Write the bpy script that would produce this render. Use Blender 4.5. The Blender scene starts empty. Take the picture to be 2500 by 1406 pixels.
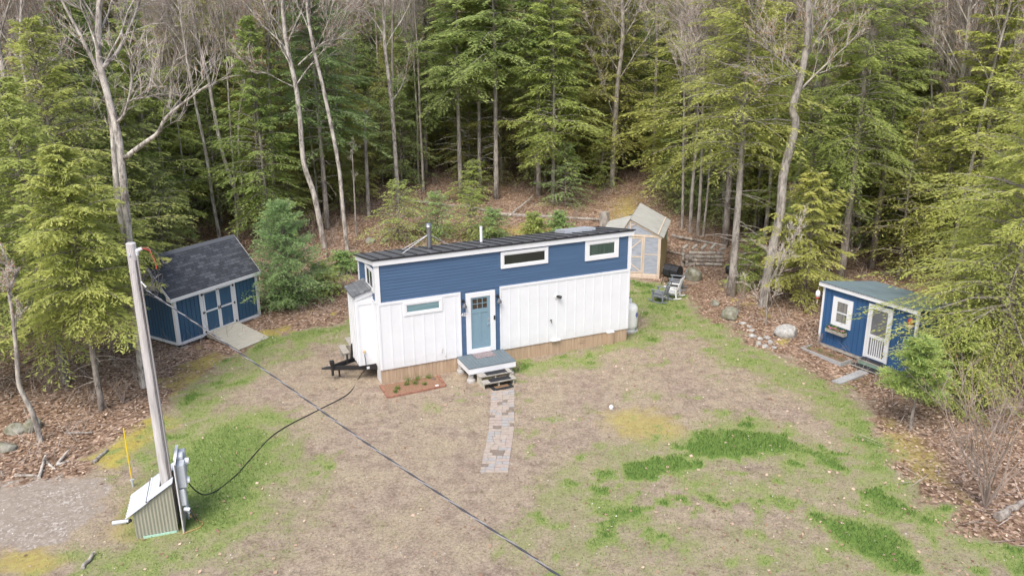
import bpy, math, random
import numpy as np
from mathutils import Vector, Matrix
R_=math.radians
# ------------------------------------------------------------------ camera, sky, sun
scene=bpy.context.scene
col=scene.collection
CH=12.145; PITCH=0.305; ROLL=0.009; FPX=1950.0
cd=bpy.data.cameras.new('camera'); cam=bpy.data.objects.new('camera',cd); col.objects.link(cam)
cd.sensor_fit='HORIZONTAL'; cd.sensor_width=36; cd.lens=36*FPX/2500; cd.clip_end=2000; cd.clip_start=.1
cam.matrix_world=Matrix.Translation((0,0,CH))@(Matrix.Rotation(math.pi/2-PITCH,4,'X')@Matrix.Rotation(-ROLL,4,'Z'))
scene.camera=cam
SUN_EL,SUN_AZ=R_(55),R_(200)      # azimuth clockwise from +y
wd=bpy.data.worlds.new('World'); scene.world=wd; wd.use_nodes=True
nt=wd.node_tree; nt.nodes.clear()
sky=nt.nodes.new('ShaderNodeTexSky'); sky.sky_type='NISHITA'; sky.sun_disc=False
sky.sun_elevation=SUN_EL; sky.sun_rotation=SUN_AZ; sky.dust_density=4.0; sky.air_density=1.0; sky.ozone_density=.6
bg=nt.nodes.new('ShaderNodeBackground'); bg.inputs[1].default_value=.15
wo=nt.nodes.new('ShaderNodeOutputWorld'); nt.links.new(sky.outputs[0],bg.inputs[0]); nt.links.new(bg.outputs[0],wo.inputs[0])
sd=bpy.data.lights.new('sun','SUN'); sd.energy=1.6; sd.angle=R_(28); sd.color=(1,.95,.88)
so=bpy.data.objects.new('sun',sd); col.objects.link(so)
dv=Vector((math.sin(SUN_AZ)*math.cos(SUN_EL),math.cos(SUN_AZ)*math.cos(SUN_EL),math.sin(SUN_EL)))
so.rotation_euler=dv.to_track_quat('Z','Y').to_euler()
scene.view_settings.view_transform='Standard'; scene.view_settings.look='None'
scene.view_settings.exposure=.82; scene.view_settings.gamma=1
scene.render.engine='CYCLES'
scene.cycles.max_bounces=6; scene.cycles.diffuse_bounces=4; scene.cycles.glossy_bounces=2
scene.cycles.transmission_bounces=4; scene.cycles.transparent_max_bounces=6
# ------------------------------------------------------------------ numbers: noise, terrain, pixel rays
def hash2(ix,iy,seed):
    n=(ix.astype(np.int64)*374761393+iy.astype(np.int64)*668265263+seed*1274126177)&0xffffffff
    n=((n^(n>>13))*1274126177)&0xffffffff
    return ((n^(n>>16))&0xffff)/65535.0
def vnoise(x,y,seed=0):
    x=np.asarray(x,float); y=np.asarray(y,float)
    ix=np.floor(x); iy=np.floor(y); fx=x-ix; fy=y-iy
    fx=fx*fx*(3-2*fx); fy=fy*fy*(3-2*fy)
    a=hash2(ix,iy,seed); b=hash2(ix+1,iy,seed); c=hash2(ix,iy+1,seed); d=hash2(ix+1,iy+1,seed)
    return (a*(1-fx)+b*fx)*(1-fy)+(c*(1-fx)+d*fx)*fy
def fbm(x,y,seed=0,o=4):
    s=0; a=.5; t=0
    for i in range(o):
        s=s+a*vnoise(x*2**i,y*2**i,seed+i*17); t+=a; a*=.55
    return s/t
def sstep(a,b,x):
    t=np.clip((x-a)/(b-a),0,1); return t*t*(3-2*t)
def G(x,y):
    x=np.asarray(x,float); y=np.asarray(y,float)
    z=.085*np.maximum(0,y-41)*sstep(41,50,y)+.05*np.maximum(0,y-62)+.12*np.maximum(0,y-120)
    z=z+.5*(fbm(x/9,y/9,3)-.5)*sstep(37,50,y)+.25*(fbm(x/3,y/3,5)-.5)*sstep(38,44,y)
    z=z+.05*np.maximum(0,np.abs(x+1)-22)
    z=z-.3*np.exp(-((x-13.2)**2+(y-28.6)**2)/9.0)-.2*np.exp(-((x+13)**2+(y-32)**2)/10.0)
    z=z+.05*(fbm(x/1.6,y/1.6,9)-.5)
    return z
def gz(x,y): return float(G(x,y))
cp_,sp_=math.cos(PITCH),math.sin(PITCH); cr_,sr_=math.cos(ROLL),math.sin(ROLL)
def ray(u,v):
    U=u-1250; V=703-v
    x=cr_*U+sr_*V; y=-sr_*U+cr_*V
    return np.array([x,y*sp_+FPX*cp_,y*cp_-FPX*sp_])
def proj(P):
    P=np.array(P,float)-np.array([0,0,CH])
    x=P[0]; y=P[1]*sp_+P[2]*cp_; z=P[1]*cp_-P[2]*sp_
    u,v=FPX*x/z,FPX*y/z
    return 1250+cr_*u-sr_*v, 703-(sr_*u+cr_*v), z
def gp(u,v,dz=0.0):
    d=ray(u,v); z=0.0
    for i in range(25):
        t=(z+dz-CH)/d[2]; t=min(max(t,0),400/abs(d[1])); P=d*t
        z=z*.5+.5*gz(P[0],P[1])
    return (P[0],P[1],z+dz)
def pz(u,v,z):
    d=ray(u,v); t=(z-CH)/d[2]; P=d*t; return (P[0],P[1],z)
def py(u,v,Y):
    d=ray(u,v); t=Y/d[1]; P=d*t; return (P[0],Y,CH+P[2])
# ------------------------------------------------------------------ materials
def M(name,rgb,rough=.7,spec=.3,vary=0,scale=6,bump=0,bscale=40,metal=0,rgb2=None,stretch=None,detail=4):
    m=bpy.data.materials.new(name); m.use_nodes=True; t=m.node_tree; b=t.nodes['Principled BSDF']
    b.inputs['Roughness'].default_value=rough; b.inputs['Specular IOR Level'].default_value=spec; b.inputs['Metallic'].default_value=metal
    b.inputs['Base Color'].default_value=(*rgb,1)
    if vary or rgb2 or bump:
        tc=t.nodes.new('ShaderNodeTexCoord'); mp=t.nodes.new('ShaderNodeMapping'); t.links.new(tc.outputs['Object'],mp.inputs[0])
        if stretch: mp.inputs['Scale'].default_value=stretch
        if vary or rgb2:
            n=t.nodes.new('ShaderNodeTexNoise'); n.inputs['Scale'].default_value=scale; n.inputs['Detail'].default_value=detail; n.inputs['Roughness'].default_value=.65
            t.links.new(mp.outputs[0],n.inputs[0])
            r=t.nodes.new('ShaderNodeValToRGB'); r.color_ramp.elements[0].position=.3; r.color_ramp.elements[1].position=.7
            a=rgb if rgb2 else tuple(c*(1-vary) for c in rgb); c2=rgb2 if rgb2 else tuple(min(1,c*(1+vary)) for c in rgb)
            r.color_ramp.elements[0].color=(*a,1); r.color_ramp.elements[1].color=(*c2,1)
            t.links.new(n.outputs[0],r.inputs[0]); t.links.new(r.outputs[0],b.inputs['Base Color'])
        if bump:
            n2=t.nodes.new('ShaderNodeTexNoise'); n2.inputs['Scale'].default_value=bscale; n2.inputs['Detail'].default_value=5
            t.links.new(mp.outputs[0],n2.inputs[0]); bp=t.nodes.new('ShaderNodeBump'); bp.inputs['Strength'].default_value=bump; bp.inputs['Distance'].default_value=.03
            t.links.new(n2.outputs[0],bp.inputs['Height']); t.links.new(bp.outputs[0],b.inputs['Normal'])
    return m
white=M('white_paint',(.66,.685,.72),.5,.4,.035,1.5,.05,30)
_t=white.node_tree; _b=_t.nodes['Principled BSDF']; _src=_b.inputs['Base Color'].links[0].from_socket
_tc=_t.nodes.new('ShaderNodeTexCoord'); _sx=_t.nodes.new('ShaderNodeSeparateXYZ'); _t.links.new(_tc.outputs['Object'],_sx.inputs[0])
_n=_t.nodes.new('ShaderNodeTexNoise'); _n.inputs['Scale'].default_value=5; _n.inputs['Detail'].default_value=6; _t.links.new(_tc.outputs['Object'],_n.inputs[0])
_a=_t.nodes.new('ShaderNodeMath'); _a.operation='MULTIPLY_ADD'; _a.inputs[1].default_value=-.9; _t.links.new(_n.outputs[0],_a.inputs[0]); _t.links.new(_sx.outputs[2],_a.inputs[2])
_r=_t.nodes.new('ShaderNodeMapRange'); _r.inputs[1].default_value=.05; _r.inputs[2].default_value=.5; _r.inputs[3].default_value=.18; _r.inputs[4].default_value=0; _t.links.new(_a.outputs[0],_r.inputs[0])
_m=_t.nodes.new('ShaderNodeMix'); _m.data_type='RGBA'; _t.links.new(_r.outputs[0],_m.inputs[0]); _t.links.new(_src,_m.inputs[6]); _m.inputs[7].default_value=(.36,.31,.25,1); _t.links.new(_m.outputs[2],_b.inputs['Base Color'])
trimw=M('white_trim',(.67,.69,.72),.45,.4,.03,3)
blue=M('blue_siding',(.060,.112,.205),.5,.35,.10,1.2,.08,60,stretch=(.4,1,6))
blue_shed=M('blue_shed_paint',(.038,.098,.178),.5,.4,.14,3,.1,60,stretch=(6,6,.4))
blue_cab=M('blue_cabin_paint',(.032,.095,.22),.45,.4,.12,3,.1,60,stretch=(6,6,.4))
door_blue=M('door_blue',(.175,.275,.345),.4,.4,.03,3)
metal_dark=M('roof_metal',(.10,.105,.115),.45,.5,.15,2)
metal_edge=M('roof_edge_dark',(.025,.025,.03),.5)
black=M('black_plastic',(.02,.021,.024),.5,.4,.2,10)
blackm=M('black_metal',(.018,.018,.02),.45,.5,.2,10)
glass=M('dark_glass',(.022,.026,.025),.08,.6)
glass_curt=M('curtained_glass',(.025,.05,.042),.15,.5,rgb2=(.075,.11,.095),scale=3,stretch=(7,1,.3))
glass_blue=M('frosted_glass',(.10,.19,.22),.2,.5,rgb2=(.20,.31,.34),scale=2,stretch=(.3,1,9))
glass_brown=M('curtained_pane',(.05,.035,.028),.15,.5,.3,20)
skirtw=M('cedar_skirting',(.33,.24,.165),.8,.2,rgb2=(.46,.35,.25),scale=1.6,bump=.2,stretch=(5,1,.5))
deck=M('grey_deck_paint',(.13,.165,.185),.55,.3,.10,4)
oldwood=M('weathered_wood',(.27,.25,.22),.85,.15,rgb2=(.45,.43,.39),scale=2.5,bump=.3,stretch=(2,8,2))
rampwood=M('ramp_wood',(.36,.34,.27),.85,.15,rgb2=(.53,.51,.44),scale=2,bump=.2,stretch=(1,7,1))
newwood=M('pine_lumber',(.47,.39,.31),.75,.2,rgb2=(.62,.53,.44),scale=3,stretch=(3,3,.6))
yelwood=M('yellowed_lumber',(.36,.29,.15),.8,.2,rgb2=(.52,.43,.25),scale=3,stretch=(6,6,.4))
polewood=M('pole_wood',(.32,.31,.305),.85,.15,rgb2=(.58,.57,.57),scale=3,bump=.6,bscale=25,stretch=(3,3,.25))
concrete=M('concrete',(.36,.35,.34),.9,.2,.15,8,.3,40)
paverslab=M('grey_slab',(.33,.34,.35),.9,.2,.10,6,.2,50)
rubber=M('black_rubber',(.028,.03,.034),.8,.2,.25,20)
galv=M('galvanised_metal',(.50,.54,.59),.4,.5,.08,3,metal=.3)
olive=M('olive_metal',(.32,.32,.265),.5,.4,.06,2,metal=.1)
mint=M('mint_board',(.37,.58,.48),.6,.3,.05,4)
greyplastic=M('grey_box',(.42,.46,.50),.5,.4,.05,6)
ltgrey=M('light_grey_box',(.62,.66,.70),.5,.4,.04,6)
stone=M('granite',(.20,.20,.19),.9,.2,rgb2=(.46,.46,.44),scale=7,bump=.6,bscale=12,detail=8)
mossy=M('mossy_granite',(.10,.10,.045),.95,.1,rgb2=(.34,.34,.31),scale=3.2,bump=.6,bscale=12,detail=8)
chair_grey=M('grey_chair_resin',(.19,.21,.235),.5,.35,.05,8)
chair_white=M('white_chair_resin',(.66,.67,.68),.45,.4)
tankw=M('white_tank_paint',(.70,.72,.71),.4,.4,.06,4)
brick=M('red_edging_brick',(.20,.10,.07),.9,.2,rgb2=(.34,.18,.13),scale=9,bump=.3)
orange=M('orange_paint',(.36,.065,.035),.5,.3,.15,8)
cream=M('cream_wood',(.55,.47,.36),.7)
yellow=M('yellow_plastic',(.75,.55,.02),.5,.4)
red=M('red_wire',(.45,.05,.05),.5)
wirem=M('wire_grey',(.055,.055,.065),.5,.4)
pink=M('pink_petals',(.62,.16,.36),.6,.3,.35,60)
steel=M('stainless_steel',(.45,.46,.48),.3,.6,metal=.9)
chrome=M('chrome',(.8,.8,.8),.2,.6,metal=.9)
def shingle_mat(name,c1,c2,sx,sz,off=.5):
    m=bpy.data.materials.new(name); m.use_nodes=True; t=m.node_tree; b=t.nodes['Principled BSDF']; b.inputs['Roughness'].default_value=.92; b.inputs['Specular IOR Level'].default_value=.15
    tc=t.nodes.new('ShaderNodeTexCoord')
    k=t.nodes.new('ShaderNodeTexBrick'); k.inputs['Scale'].default_value=1; k.inputs['Brick Width'].default_value=sx; k.inputs['Row Height'].default_value=sz
    k.inputs['Mortar Size'].default_value=.008; k.inputs['Mortar Smooth'].default_value=.3; k.inputs['Bias'].default_value=-.3; k.offset=off
    k.inputs['Color1'].default_value=(*c1,1); k.inputs['Color2'].default_value=(*c2,1); k.inputs['Mortar'].default_value=(*[c*.55 for c in c1],1)
    t.links.new(tc.outputs['UV'],k.inputs['Vector'])
    n=t.nodes.new('ShaderNodeTexNoise'); n.inputs['Scale'].default_value=9; n.inputs['Detail'].default_value=6; t.links.new(tc.outputs['UV'],n.inputs[0])
    mx=t.nodes.new('ShaderNodeMix'); mx.data_type='RGBA'; mx.blend_type='OVERLAY'; mx.inputs[0].default_value=.45
    t.links.new(k.outputs[0],mx.inputs[6]); t.links.new(n.outputs[0],mx.inputs[7]); t.links.new(mx.outputs[2],b.inputs['Base Color'])
    bp=t.nodes.new('ShaderNodeBump'); bp.inputs['Strength'].default_value=.5; bp.inputs['Distance'].default_value=.02; t.links.new(k.outputs['Fac'],bp.inputs['Height']); bp.invert=True
    t.links.new(bp.outputs[0],b.inputs['Normal'])
    return m
shingles=shingle_mat('charcoal_shingles',(.055,.06,.072),(.125,.135,.155),.30,.14)
shingles2=shingle_mat('grey_shingles',(.12,.13,.14),(.22,.23,.25),.30,.16)
def film_mat():
    m=bpy.data.materials.new('plastic_film'); m.use_nodes=True; t=m.node_tree; b=t.nodes['Principled BSDF']
    b.inputs['Base Color'].default_value=(.43,.47,.54,1); b.inputs['Roughness'].default_value=.4; b.inputs['Specular IOR Level'].default_value=.5
    tr=t.nodes.new('ShaderNodeBsdfTransparent'); tr.inputs[0].default_value=(.9,.93,.96,1); mx=t.nodes.new('ShaderNodeMixShader')
    n=t.nodes.new('ShaderNodeTexNoise'); n.inputs['Scale'].default_value=2.5; n.inputs['Detail'].default_value=4
    tc=t.nodes.new('ShaderNodeTexCoord'); mp=t.nodes.new('ShaderNodeMapping'); mp.inputs['Scale'].default_value=(1,1,5); t.links.new(tc.outputs['Object'],mp.inputs[0]); t.links.new(mp.outputs[0],n.inputs[0])
    mr=t.nodes.new('ShaderNodeMapRange'); mr.inputs[3].default_value=.5; mr.inputs[4].default_value=.8; mr.inputs[1].default_value=.3; mr.inputs[2].default_value=.7; t.links.new(n.outputs[0],mr.inputs[0])
    t.links.new(mr.outputs[0],mx.inputs[0]); t.links.new(tr.outputs[0],mx.inputs[1]); t.links.new(b.outputs[0],mx.inputs[2])
    t.links.new(mx.outputs[0],t.nodes['Material Output'].inputs[0]); return m
film=film_mat()
def poly_roof_mat():
    m=M('corrugated_translucent',(.27,.275,.255),.5,.3,rgb2=(.38,.385,.365),scale=2,stretch=(1,6,1)); return m
polyroof=poly_roof_mat()
def bark_mat(name,a,b_,lich,scale=5):
    m=bpy.data.materials.new(name); m.use_nodes=True; t=m.node_tree; b=t.nodes['Principled BSDF']; b.inputs['Roughness'].default_value=.9; b.inputs['Specular IOR Level'].default_value=.15
    tc=t.nodes.new('ShaderNodeTexCoord'); mp=t.nodes.new('ShaderNodeMapping'); mp.inputs['Scale'].default_value=(1,1,.35); t.links.new(tc.outputs['Object'],mp.inputs[0])
    n=t.nodes.new('ShaderNodeTexNoise'); n.inputs['Scale'].default_value=scale; n.inputs['Detail'].default_value=6; n.inputs['Roughness'].default_value=.75; t.links.new(mp.outputs[0],n.inputs[0])
    r=t.nodes.new('ShaderNodeValToRGB'); e=r.color_ramp.elements; e[0].position=.40; e[1].position=.52; e[0].color=(*a,1); e[1].color=(*b_,1)
    e2=r.color_ramp.elements.new(.66); e2.color=(*lich,1); t.links.new(n.outputs[0],r.inputs[0]); t.links.new(r.outputs[0],b.inputs['Base Color'])
    n2=t.nodes.new('ShaderNodeTexNoise'); n2.inputs['Scale'].default_value=22; t.links.new(mp.outputs[0],n2.inputs[0]); bp=t.nodes.new('ShaderNodeBump'); bp.inputs['Strength'].default_value=.6; bp.inputs['Distance'].default_value=.04
    t.links.new(n2.outputs[0],bp.inputs['Height']); t.links.new(bp.outputs[0],b.inputs['Normal']); return m
bark_pale=bark_mat('pale_maple_bark',(.16,.145,.13),(.44,.41,.375),(.62,.60,.54),5)
bark_grey=bark_mat('grey_bark',(.17,.155,.14),(.33,.305,.28),(.46,.44,.37))
bark_dark=bark_mat('dark_hemlock_bark',(.14,.12,.105),(.28,.25,.225),(.40,.38,.33))
twigm=M('twigs',(.27,.225,.195),.85,.1,.25,3)
def leaf_mat(name,dark,mid,tip,trans=.35,objcol=True):
    m=bpy.data.materials.new(name); m.use_nodes=True; t=m.node_tree; t.nodes.clear()
    o=t.nodes.new('ShaderNodeOutputMaterial'); at=t.nodes.new('ShaderNodeAttribute'); at.attribute_name='tint'
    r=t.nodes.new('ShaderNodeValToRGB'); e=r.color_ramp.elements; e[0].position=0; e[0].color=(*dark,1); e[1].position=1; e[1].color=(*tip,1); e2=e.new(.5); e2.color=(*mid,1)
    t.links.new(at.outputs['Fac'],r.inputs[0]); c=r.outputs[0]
    if objcol:
        oi=t.nodes.new('ShaderNodeObjectInfo'); mx=t.nodes.new('ShaderNodeMix'); mx.data_type='RGBA'; mx.blend_type='MULTIPLY'; mx.inputs[0].default_value=1
        t.links.new(c,mx.inputs[6]); t.links.new(oi.outputs['Color'],mx.inputs[7]); c=mx.outputs[2]
    d=t.nodes.new('ShaderNodeBsdfDiffuse'); tl=t.nodes.new('ShaderNodeBsdfTranslucent'); ms=t.nodes.new('ShaderNodeMixShader'); ms.inputs[0].default_value=trans
    t.links.new(c,d.inputs[0]); t.links.new(c,tl.inputs[0]); t.links.new(d.outputs[0],ms.inputs[1]); t.links.new(tl.outputs[0],ms.inputs[2]); t.links.new(ms.outputs[0],o.inputs[0]); return m
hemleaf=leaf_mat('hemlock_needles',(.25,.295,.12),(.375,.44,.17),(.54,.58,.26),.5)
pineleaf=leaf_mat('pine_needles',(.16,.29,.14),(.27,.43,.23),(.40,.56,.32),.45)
budm=leaf_mat('buds_and_new_leaves',(.26,.12,.07),(.36,.22,.11),(.42,.37,.14),.4)
twiggy=leaf_mat('bare_twigs',(.24,.20,.175),(.42,.37,.335),(.58,.54,.49),.0,False)
littermat=leaf_mat('fallen_leaf',(.14,.085,.058),(.36,.25,.175),(.62,.50,.40),.1,False)
grassm=leaf_mat('grass_blades',(.085,.17,.045),(.22,.30,.09),(.48,.44,.25),.4,False)
flowergreen=leaf_mat('leafy_green',(.05,.12,.02),(.12,.22,.05),(.25,.30,.09),.35,False)
# ------------------------------------------------------------------ mesh helpers
class MB:
    def __init__(s): s.v=[]; s.f=[]; s.uv=None
    def add(s,vs,fs):
        o=len(s.v); s.v+=[tuple(map(float,v)) for v in vs]; s.f+=[tuple(i+o for i in f) for f in fs]; return s
    def box(s,x0,x1,y0,y1,z0,z1,rz=0,c=None):
        vs=[(x,y,z) for z in (z0,z1) for y in (y0,y1) for x in (x0,x1)]
        if rz:
            cx,cy=c if c else ((x0+x1)/2,(y0+y1)/2); k,q=math.cos(rz),math.sin(rz)
            vs=[(cx+(x-cx)*k-(y-cy)*q,cy+(x-cx)*q+(y-cy)*k,z) for x,y,z in vs]
        return s.add(vs,[(0,2,3,1),(4,5,7,6),(0,1,5,4),(2,6,7,3),(0,4,6,2),(1,3,7,5)])
    def beam(s,p,q,w,h,up=(0,0,1)):
        p=Vector(p);q=Vector(q);d=(q-p).normalized();u=Vector(up); a=d.cross(u)
        if a.length<1e-4: a=d.cross(Vector((1,0,0)))
        a.normalize(); b=a.cross(d).normalized(); vs=[]
        for e in (p,q):
            for i,j in ((-1,-1),(1,-1),(1,1),(-1,1)): vs.append(e+a*(i*w/2)+b*(j*h/2))
        return s.add(vs,[(3,2,1,0),(4,5,6,7),(0,1,5,4),(1,2,6,5),(2,3,7,6),(3,0,4,7)])
    def tube(s,P,r,n=8,cap=True):
        P=[Vector(p) for p in P]; rr=r if hasattr(r,'__len__') else [r]*len(P); vs=[];fs=[]
        ref=Vector((0,0,1)) if abs((P[-1]-P[0]).normalized().z)<.8 else Vector((1,0,0))
        for i,p in enumerate(P):
            d=(P[min(i+1,len(P)-1)]-P[max(i-1,0)]).normalized(); a=d.cross(ref).normalized(); b=d.cross(a)
            for k in range(n):
                t=2*math.pi*k/n; vs.append(p+(a*math.cos(t)+b*math.sin(t))*rr[i])
        for i in range(len(P)-1):
            for k in range(n): fs.append((i*n+k,i*n+(k+1)%n,(i+1)*n+(k+1)%n,(i+1)*n+k))
        if cap: fs.append(tuple(range(n))[::-1]); fs.append(tuple((len(P)-1)*n+k for k in range(n)))
        return s.add(vs,fs)
    def lathe(s,prof,n=20,c=(0,0,0)):
        vs=[];fs=[]
        for r,z in prof:
            for k in range(n): t=2*math.pi*k/n; vs.append((c[0]+r*math.cos(t),c[1]+r*math.sin(t),c[2]+z))
        for i in range(len(prof)-1):
            for k in range(n): fs.append((i*n+k,i*n+(k+1)%n,(i+1)*n+(k+1)%n,(i+1)*n+k))
        fs.append(tuple(range(n))[::-1]); fs.append(tuple((len(prof)-1)*n+k for k in range(n)))
        return s.add(vs,fs)
    def prism(s,poly,axis,a,b):
        # poly in the plane perpendicular to axis ('x': (y,z), 'y': (x,z), 'z': (x,y))
        n=len(poly); f={'x':lambda p,t:(t,p[0],p[1]),'y':lambda p,t:(p[0],t,p[1]),'z':lambda p,t:(p[0],p[1],t)}[axis]
        vs=[f(p,a) for p in poly]+[f(p,b) for p in poly]
        return s.add(vs,[tuple(range(n))[::-1],tuple(range(n,2*n))]+[(i,(i+1)%n,n+(i+1)%n,n+i) for i in range(n)])
    def build(s,name,mat,parent=None,bevel=0,smooth=False,fixn=True):
        me=bpy.data.meshes.new(name); me.from_pydata(s.v,[],s.f); 
        if fixn:
            import bmesh
            bm=bmesh.new(); bm.from_mesh(me); bmesh.ops.recalc_face_normals(bm,faces=bm.faces); bm.to_mesh(me); bm.free()
        me.materials.append(mat); o=bpy.data.objects.new(name,me); col.objects.link(o)
        if parent: o.parent=parent
        if smooth:
            for p in me.polygons: p.use_smooth=True
        if bevel:
            b=o.modifiers.new('bevel','BEVEL'); b.width=bevel; b.segments=2; b.limit_method='ANGLE'
        return o
def tag(o,label=None,cat=None,group=None,kind=None):
    if label: o['label']=label
    if cat: o['category']=cat
    if group: o['group']=group
    if kind: o['kind']=kind
    return o
def empty(name,loc,rz=0,label=None,cat=None,group=None):
    o=bpy.data.objects.new(name,None); col.objects.link(o); o.location=loc; o.rotation_euler=(0,0,rz); o.empty_display_size=.2
    return tag(o,label,cat,group)
def npmesh(name,V,F,mat,attr=None,smooth=False):
    # V (n,3), F (m,k) constant k ; attr: dict name->(n,) per vertex
    me=bpy.data.meshes.new(name); V=np.asarray(V,np.float32); F=np.asarray(F,np.int32); m,k=F.shape
    me.vertices.add(len(V)); me.vertices.foreach_set('co',V.ravel()); me.loops.add(m*k); me.loops.foreach_set('vertex_index',F.ravel())
    me.polygons.add(m); me.polygons.foreach_set('loop_start',np.arange(0,m*k,k,dtype=np.int32)); me.polygons.foreach_set('loop_total',np.full(m,k,np.int32))
    if smooth: me.polygons.foreach_set('use_smooth',np.ones(m,bool))
    me.update(calc_edges=True)
    for kx,a in (attr or {}).items():
        at=me.attributes.new(kx,'FLOAT','POINT'); at.data.foreach_set('value',np.asarray(a,np.float32))
    me.materials.append(mat); return me
def nobj(name,me,parent=None):
    o=bpy.data.objects.new(name,me); col.objects.link(o)
    if parent: o.parent=parent
    return o
def text_part(name,body,size,mat,parent,loc,rot,ext=.01):
    c=bpy.data.curves.new('txt','FONT'); c.body=body; c.size=size; c.extrude=ext; c.align_x='CENTER'; c.align_y='CENTER'
    t=bpy.data.objects.new('txt',c); col.objects.link(t); dg=bpy.context.evaluated_depsgraph_get()
    me=bpy.data.meshes.new_from_object(t.evaluated_get(dg)); bpy.data.objects.remove(t); bpy.data.curves.remove(c)
    me.materials.clear(); me.materials.append(mat); o=bpy.data.objects.new(name,me); col.objects.link(o); o.parent=parent; o.location=loc; o.rotation_euler=rot; return o
def catmull(P,n=8):
    P=[np.array(p,float) for p in P]; P=[2*P[0]-P[1]]+P+[2*P[-1]-P[-2]]; out=[]
    for i in range(1,len(P)-2):
        for k in range(n):
            t=k/n; a,b,c,d=P[i-1:i+3]
            out.append(.5*((2*b)+(-a+c)*t+(2*a-5*b+4*c-d)*t*t+(-a+3*b-3*c+d)*t**3))
    out.append(P[-2]); return out
def kites(P,D,L,Wd,N,fold=0):
    # P start (n,3) D unit dir, L length, Wd width, N approx normal -> V,F
    S=np.cross(D,N); S/=np.linalg.norm(S,axis=1,keepdims=True)+1e-9
    L=L[:,None]; Wd=Wd[:,None]
    a=P; b=P+D*L*.45+S*Wd/2; c=P+D*L; d=P+D*L*.45-S*Wd/2
    V=np.stack([a,b,c,d],1).reshape(-1,3); F=np.arange(len(V)).reshape(-1,4); return V,F
# ------------------------------------------------------------------ ground
def poly_sd(X,Y,poly):
    n=len(poly); d=np.full(X.shape,1e9); ins=np.zeros(X.shape,bool)
    for i in range(n):
        x0,y0=poly[i][:2]; x1,y1=poly[(i+1)%n][:2]; ex,ey=x1-x0,y1-y0
        t=np.clip(((X-x0)*ex+(Y-y0)*ey)/(ex*ex+ey*ey+1e-9),0,1); d=np.minimum(d,np.hypot(X-x0-t*ex,Y-y0-t*ey))
        c=((y0>Y)!=(y1>Y))&(X<(x1-x0)*(Y-y0)/((y1-y0) if abs(y1-y0)>1e-9 else 1e-9)+x0); ins^=c
    return np.where(ins,d,-d)
def line_d(X,Y,pts):
    d=np.full(X.shape,1e9)
    for i in range(len(pts)-1):
        x0,y0=pts[i][:2]; x1,y1=pts[i+1][:2]; ex,ey=x1-x0,y1-y0
        t=np.clip(((X-x0)*ex+(Y-y0)*ey)/(ex*ex+ey*ey+1e-9),0,1); d=np.minimum(d,np.hypot(X-x0-t*ex,Y-y0-t*ey))
    return d
W_=lambda pts:[gp(*p) for p in pts]
YARD=W_([(-300,1500),(-200,1250),(40,1190),(180,1160),(260,1070),(330,1035),(400,990),(445,940),(520,880),(560,858),(640,820),(720,800),(850,780),(960,700),(1250,640),(1500,668),(1560,676),(1690,690),(1745,765),(1850,850),(1985,885),(2080,945),(2140,1010),(2200,1120),(2310,1230),(2420,1300),(2700,1390),(3000,1900),(-300,1900)])
GRAVEL=W_([(-400,1180),(60,1165),(200,1155),(262,1185),(235,1260),(190,1310),(60,1335),(-400,1345)])
LUSH=[(W_([(440,1080),(510,1030),(600,1020),(680,1040),(690,1120),(640,1200),(600,1290),(520,1320),(450,1290),(400,1200)]),1.02,1.1),
 (W_([(1680,1085),(1720,1060),(1830,1045),(1900,1060),(1945,1088),(1880,1108),(1780,1108),(1690,1112)]),1.35,.35),
 (W_([(1530,1135),(1600,1120),(1660,1118),(1670,1138),(1600,1150),(1540,1160)]),1.3,.3),
 (W_([(1440,1165),(1500,1150),(1540,1165),(1500,1185),(1440,1190)]),1.0,.3),
 (W_([(1450,1215),(1530,1210),(1590,1245),(1570,1290),(1500,1290),(1460,1250)]),.9,.4),
 (W_([(1990,1262),(2060,1272),(2150,1300),(2245,1368),(2185,1388),(2080,1335)]),1.35,.4),
 (W_([(1960,1100),(2030,1105),(2040,1135),(1970,1130)]),1.1,.35),(W_([(1900,1215),(1970,1210),(1970,1235),(1910,1240)]),.9,.3),
 (W_([(2110,1210),(2170,1215),(2160,1240),(2110,1235)]),1.0,.3),(W_([(1700,1185),(1770,1190),(1760,1215),(1700,1205)]),.9,.3),
 (W_([(2060,1000),(2140,1050),(2190,1130),(2160,1150),(2080,1080)]),1.0,.5),
 (W_([(580,840),(700,815),(850,790),(850,812),(700,832),(600,862)]),.85,.4),(W_([(1560,690),(1620,690),(1700,750),(1600,780),(1550,745)]),.75,.5),
 (W_([(2060,905),(2160,925),(2120,935),(2040,945)]),1.0,.35),(W_([(1060,1050),(1100,1045),(1100,1060),(1060,1065)]),.0,.3)]
GL=[(W_([(430,1350),(400,1230),(440,1080),(500,960),(600,880),(760,830),(850,805)]),1.5,.60),
 (W_([(1540,720),(1640,760),(1750,810),(1850,880),(1950,930),(2050,990),(2150,1100),(2280,1230),(2500,1360)]),1.6,.62),
 (W_([(1280,900),(1350,885),(1450,865),(1545,835),(1600,800)]),.9,.62),
 (W_([(1300,1300),(1420,1180),(1560,1130),(1700,1080),(1850,1060),(2000,1110),(2200,1260)]),1.4,.40),
 (W_([(1400,1330),(1600,1350),(1900,1380),(2300,1390)]),2.2,.32),(W_([(1700,1180),(1850,1200),(2000,1240)]),1.3,.45),
 (W_([(1700,1100),(1850,1075),(2000,1130)]),1.5,.5),
 (W_([(100,1390),(160,1370),(240,1400)]),.8,.6),(W_([(640,1100),(720,1150),(700,1300),(600,1380)]),1.2,.35)]
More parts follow.
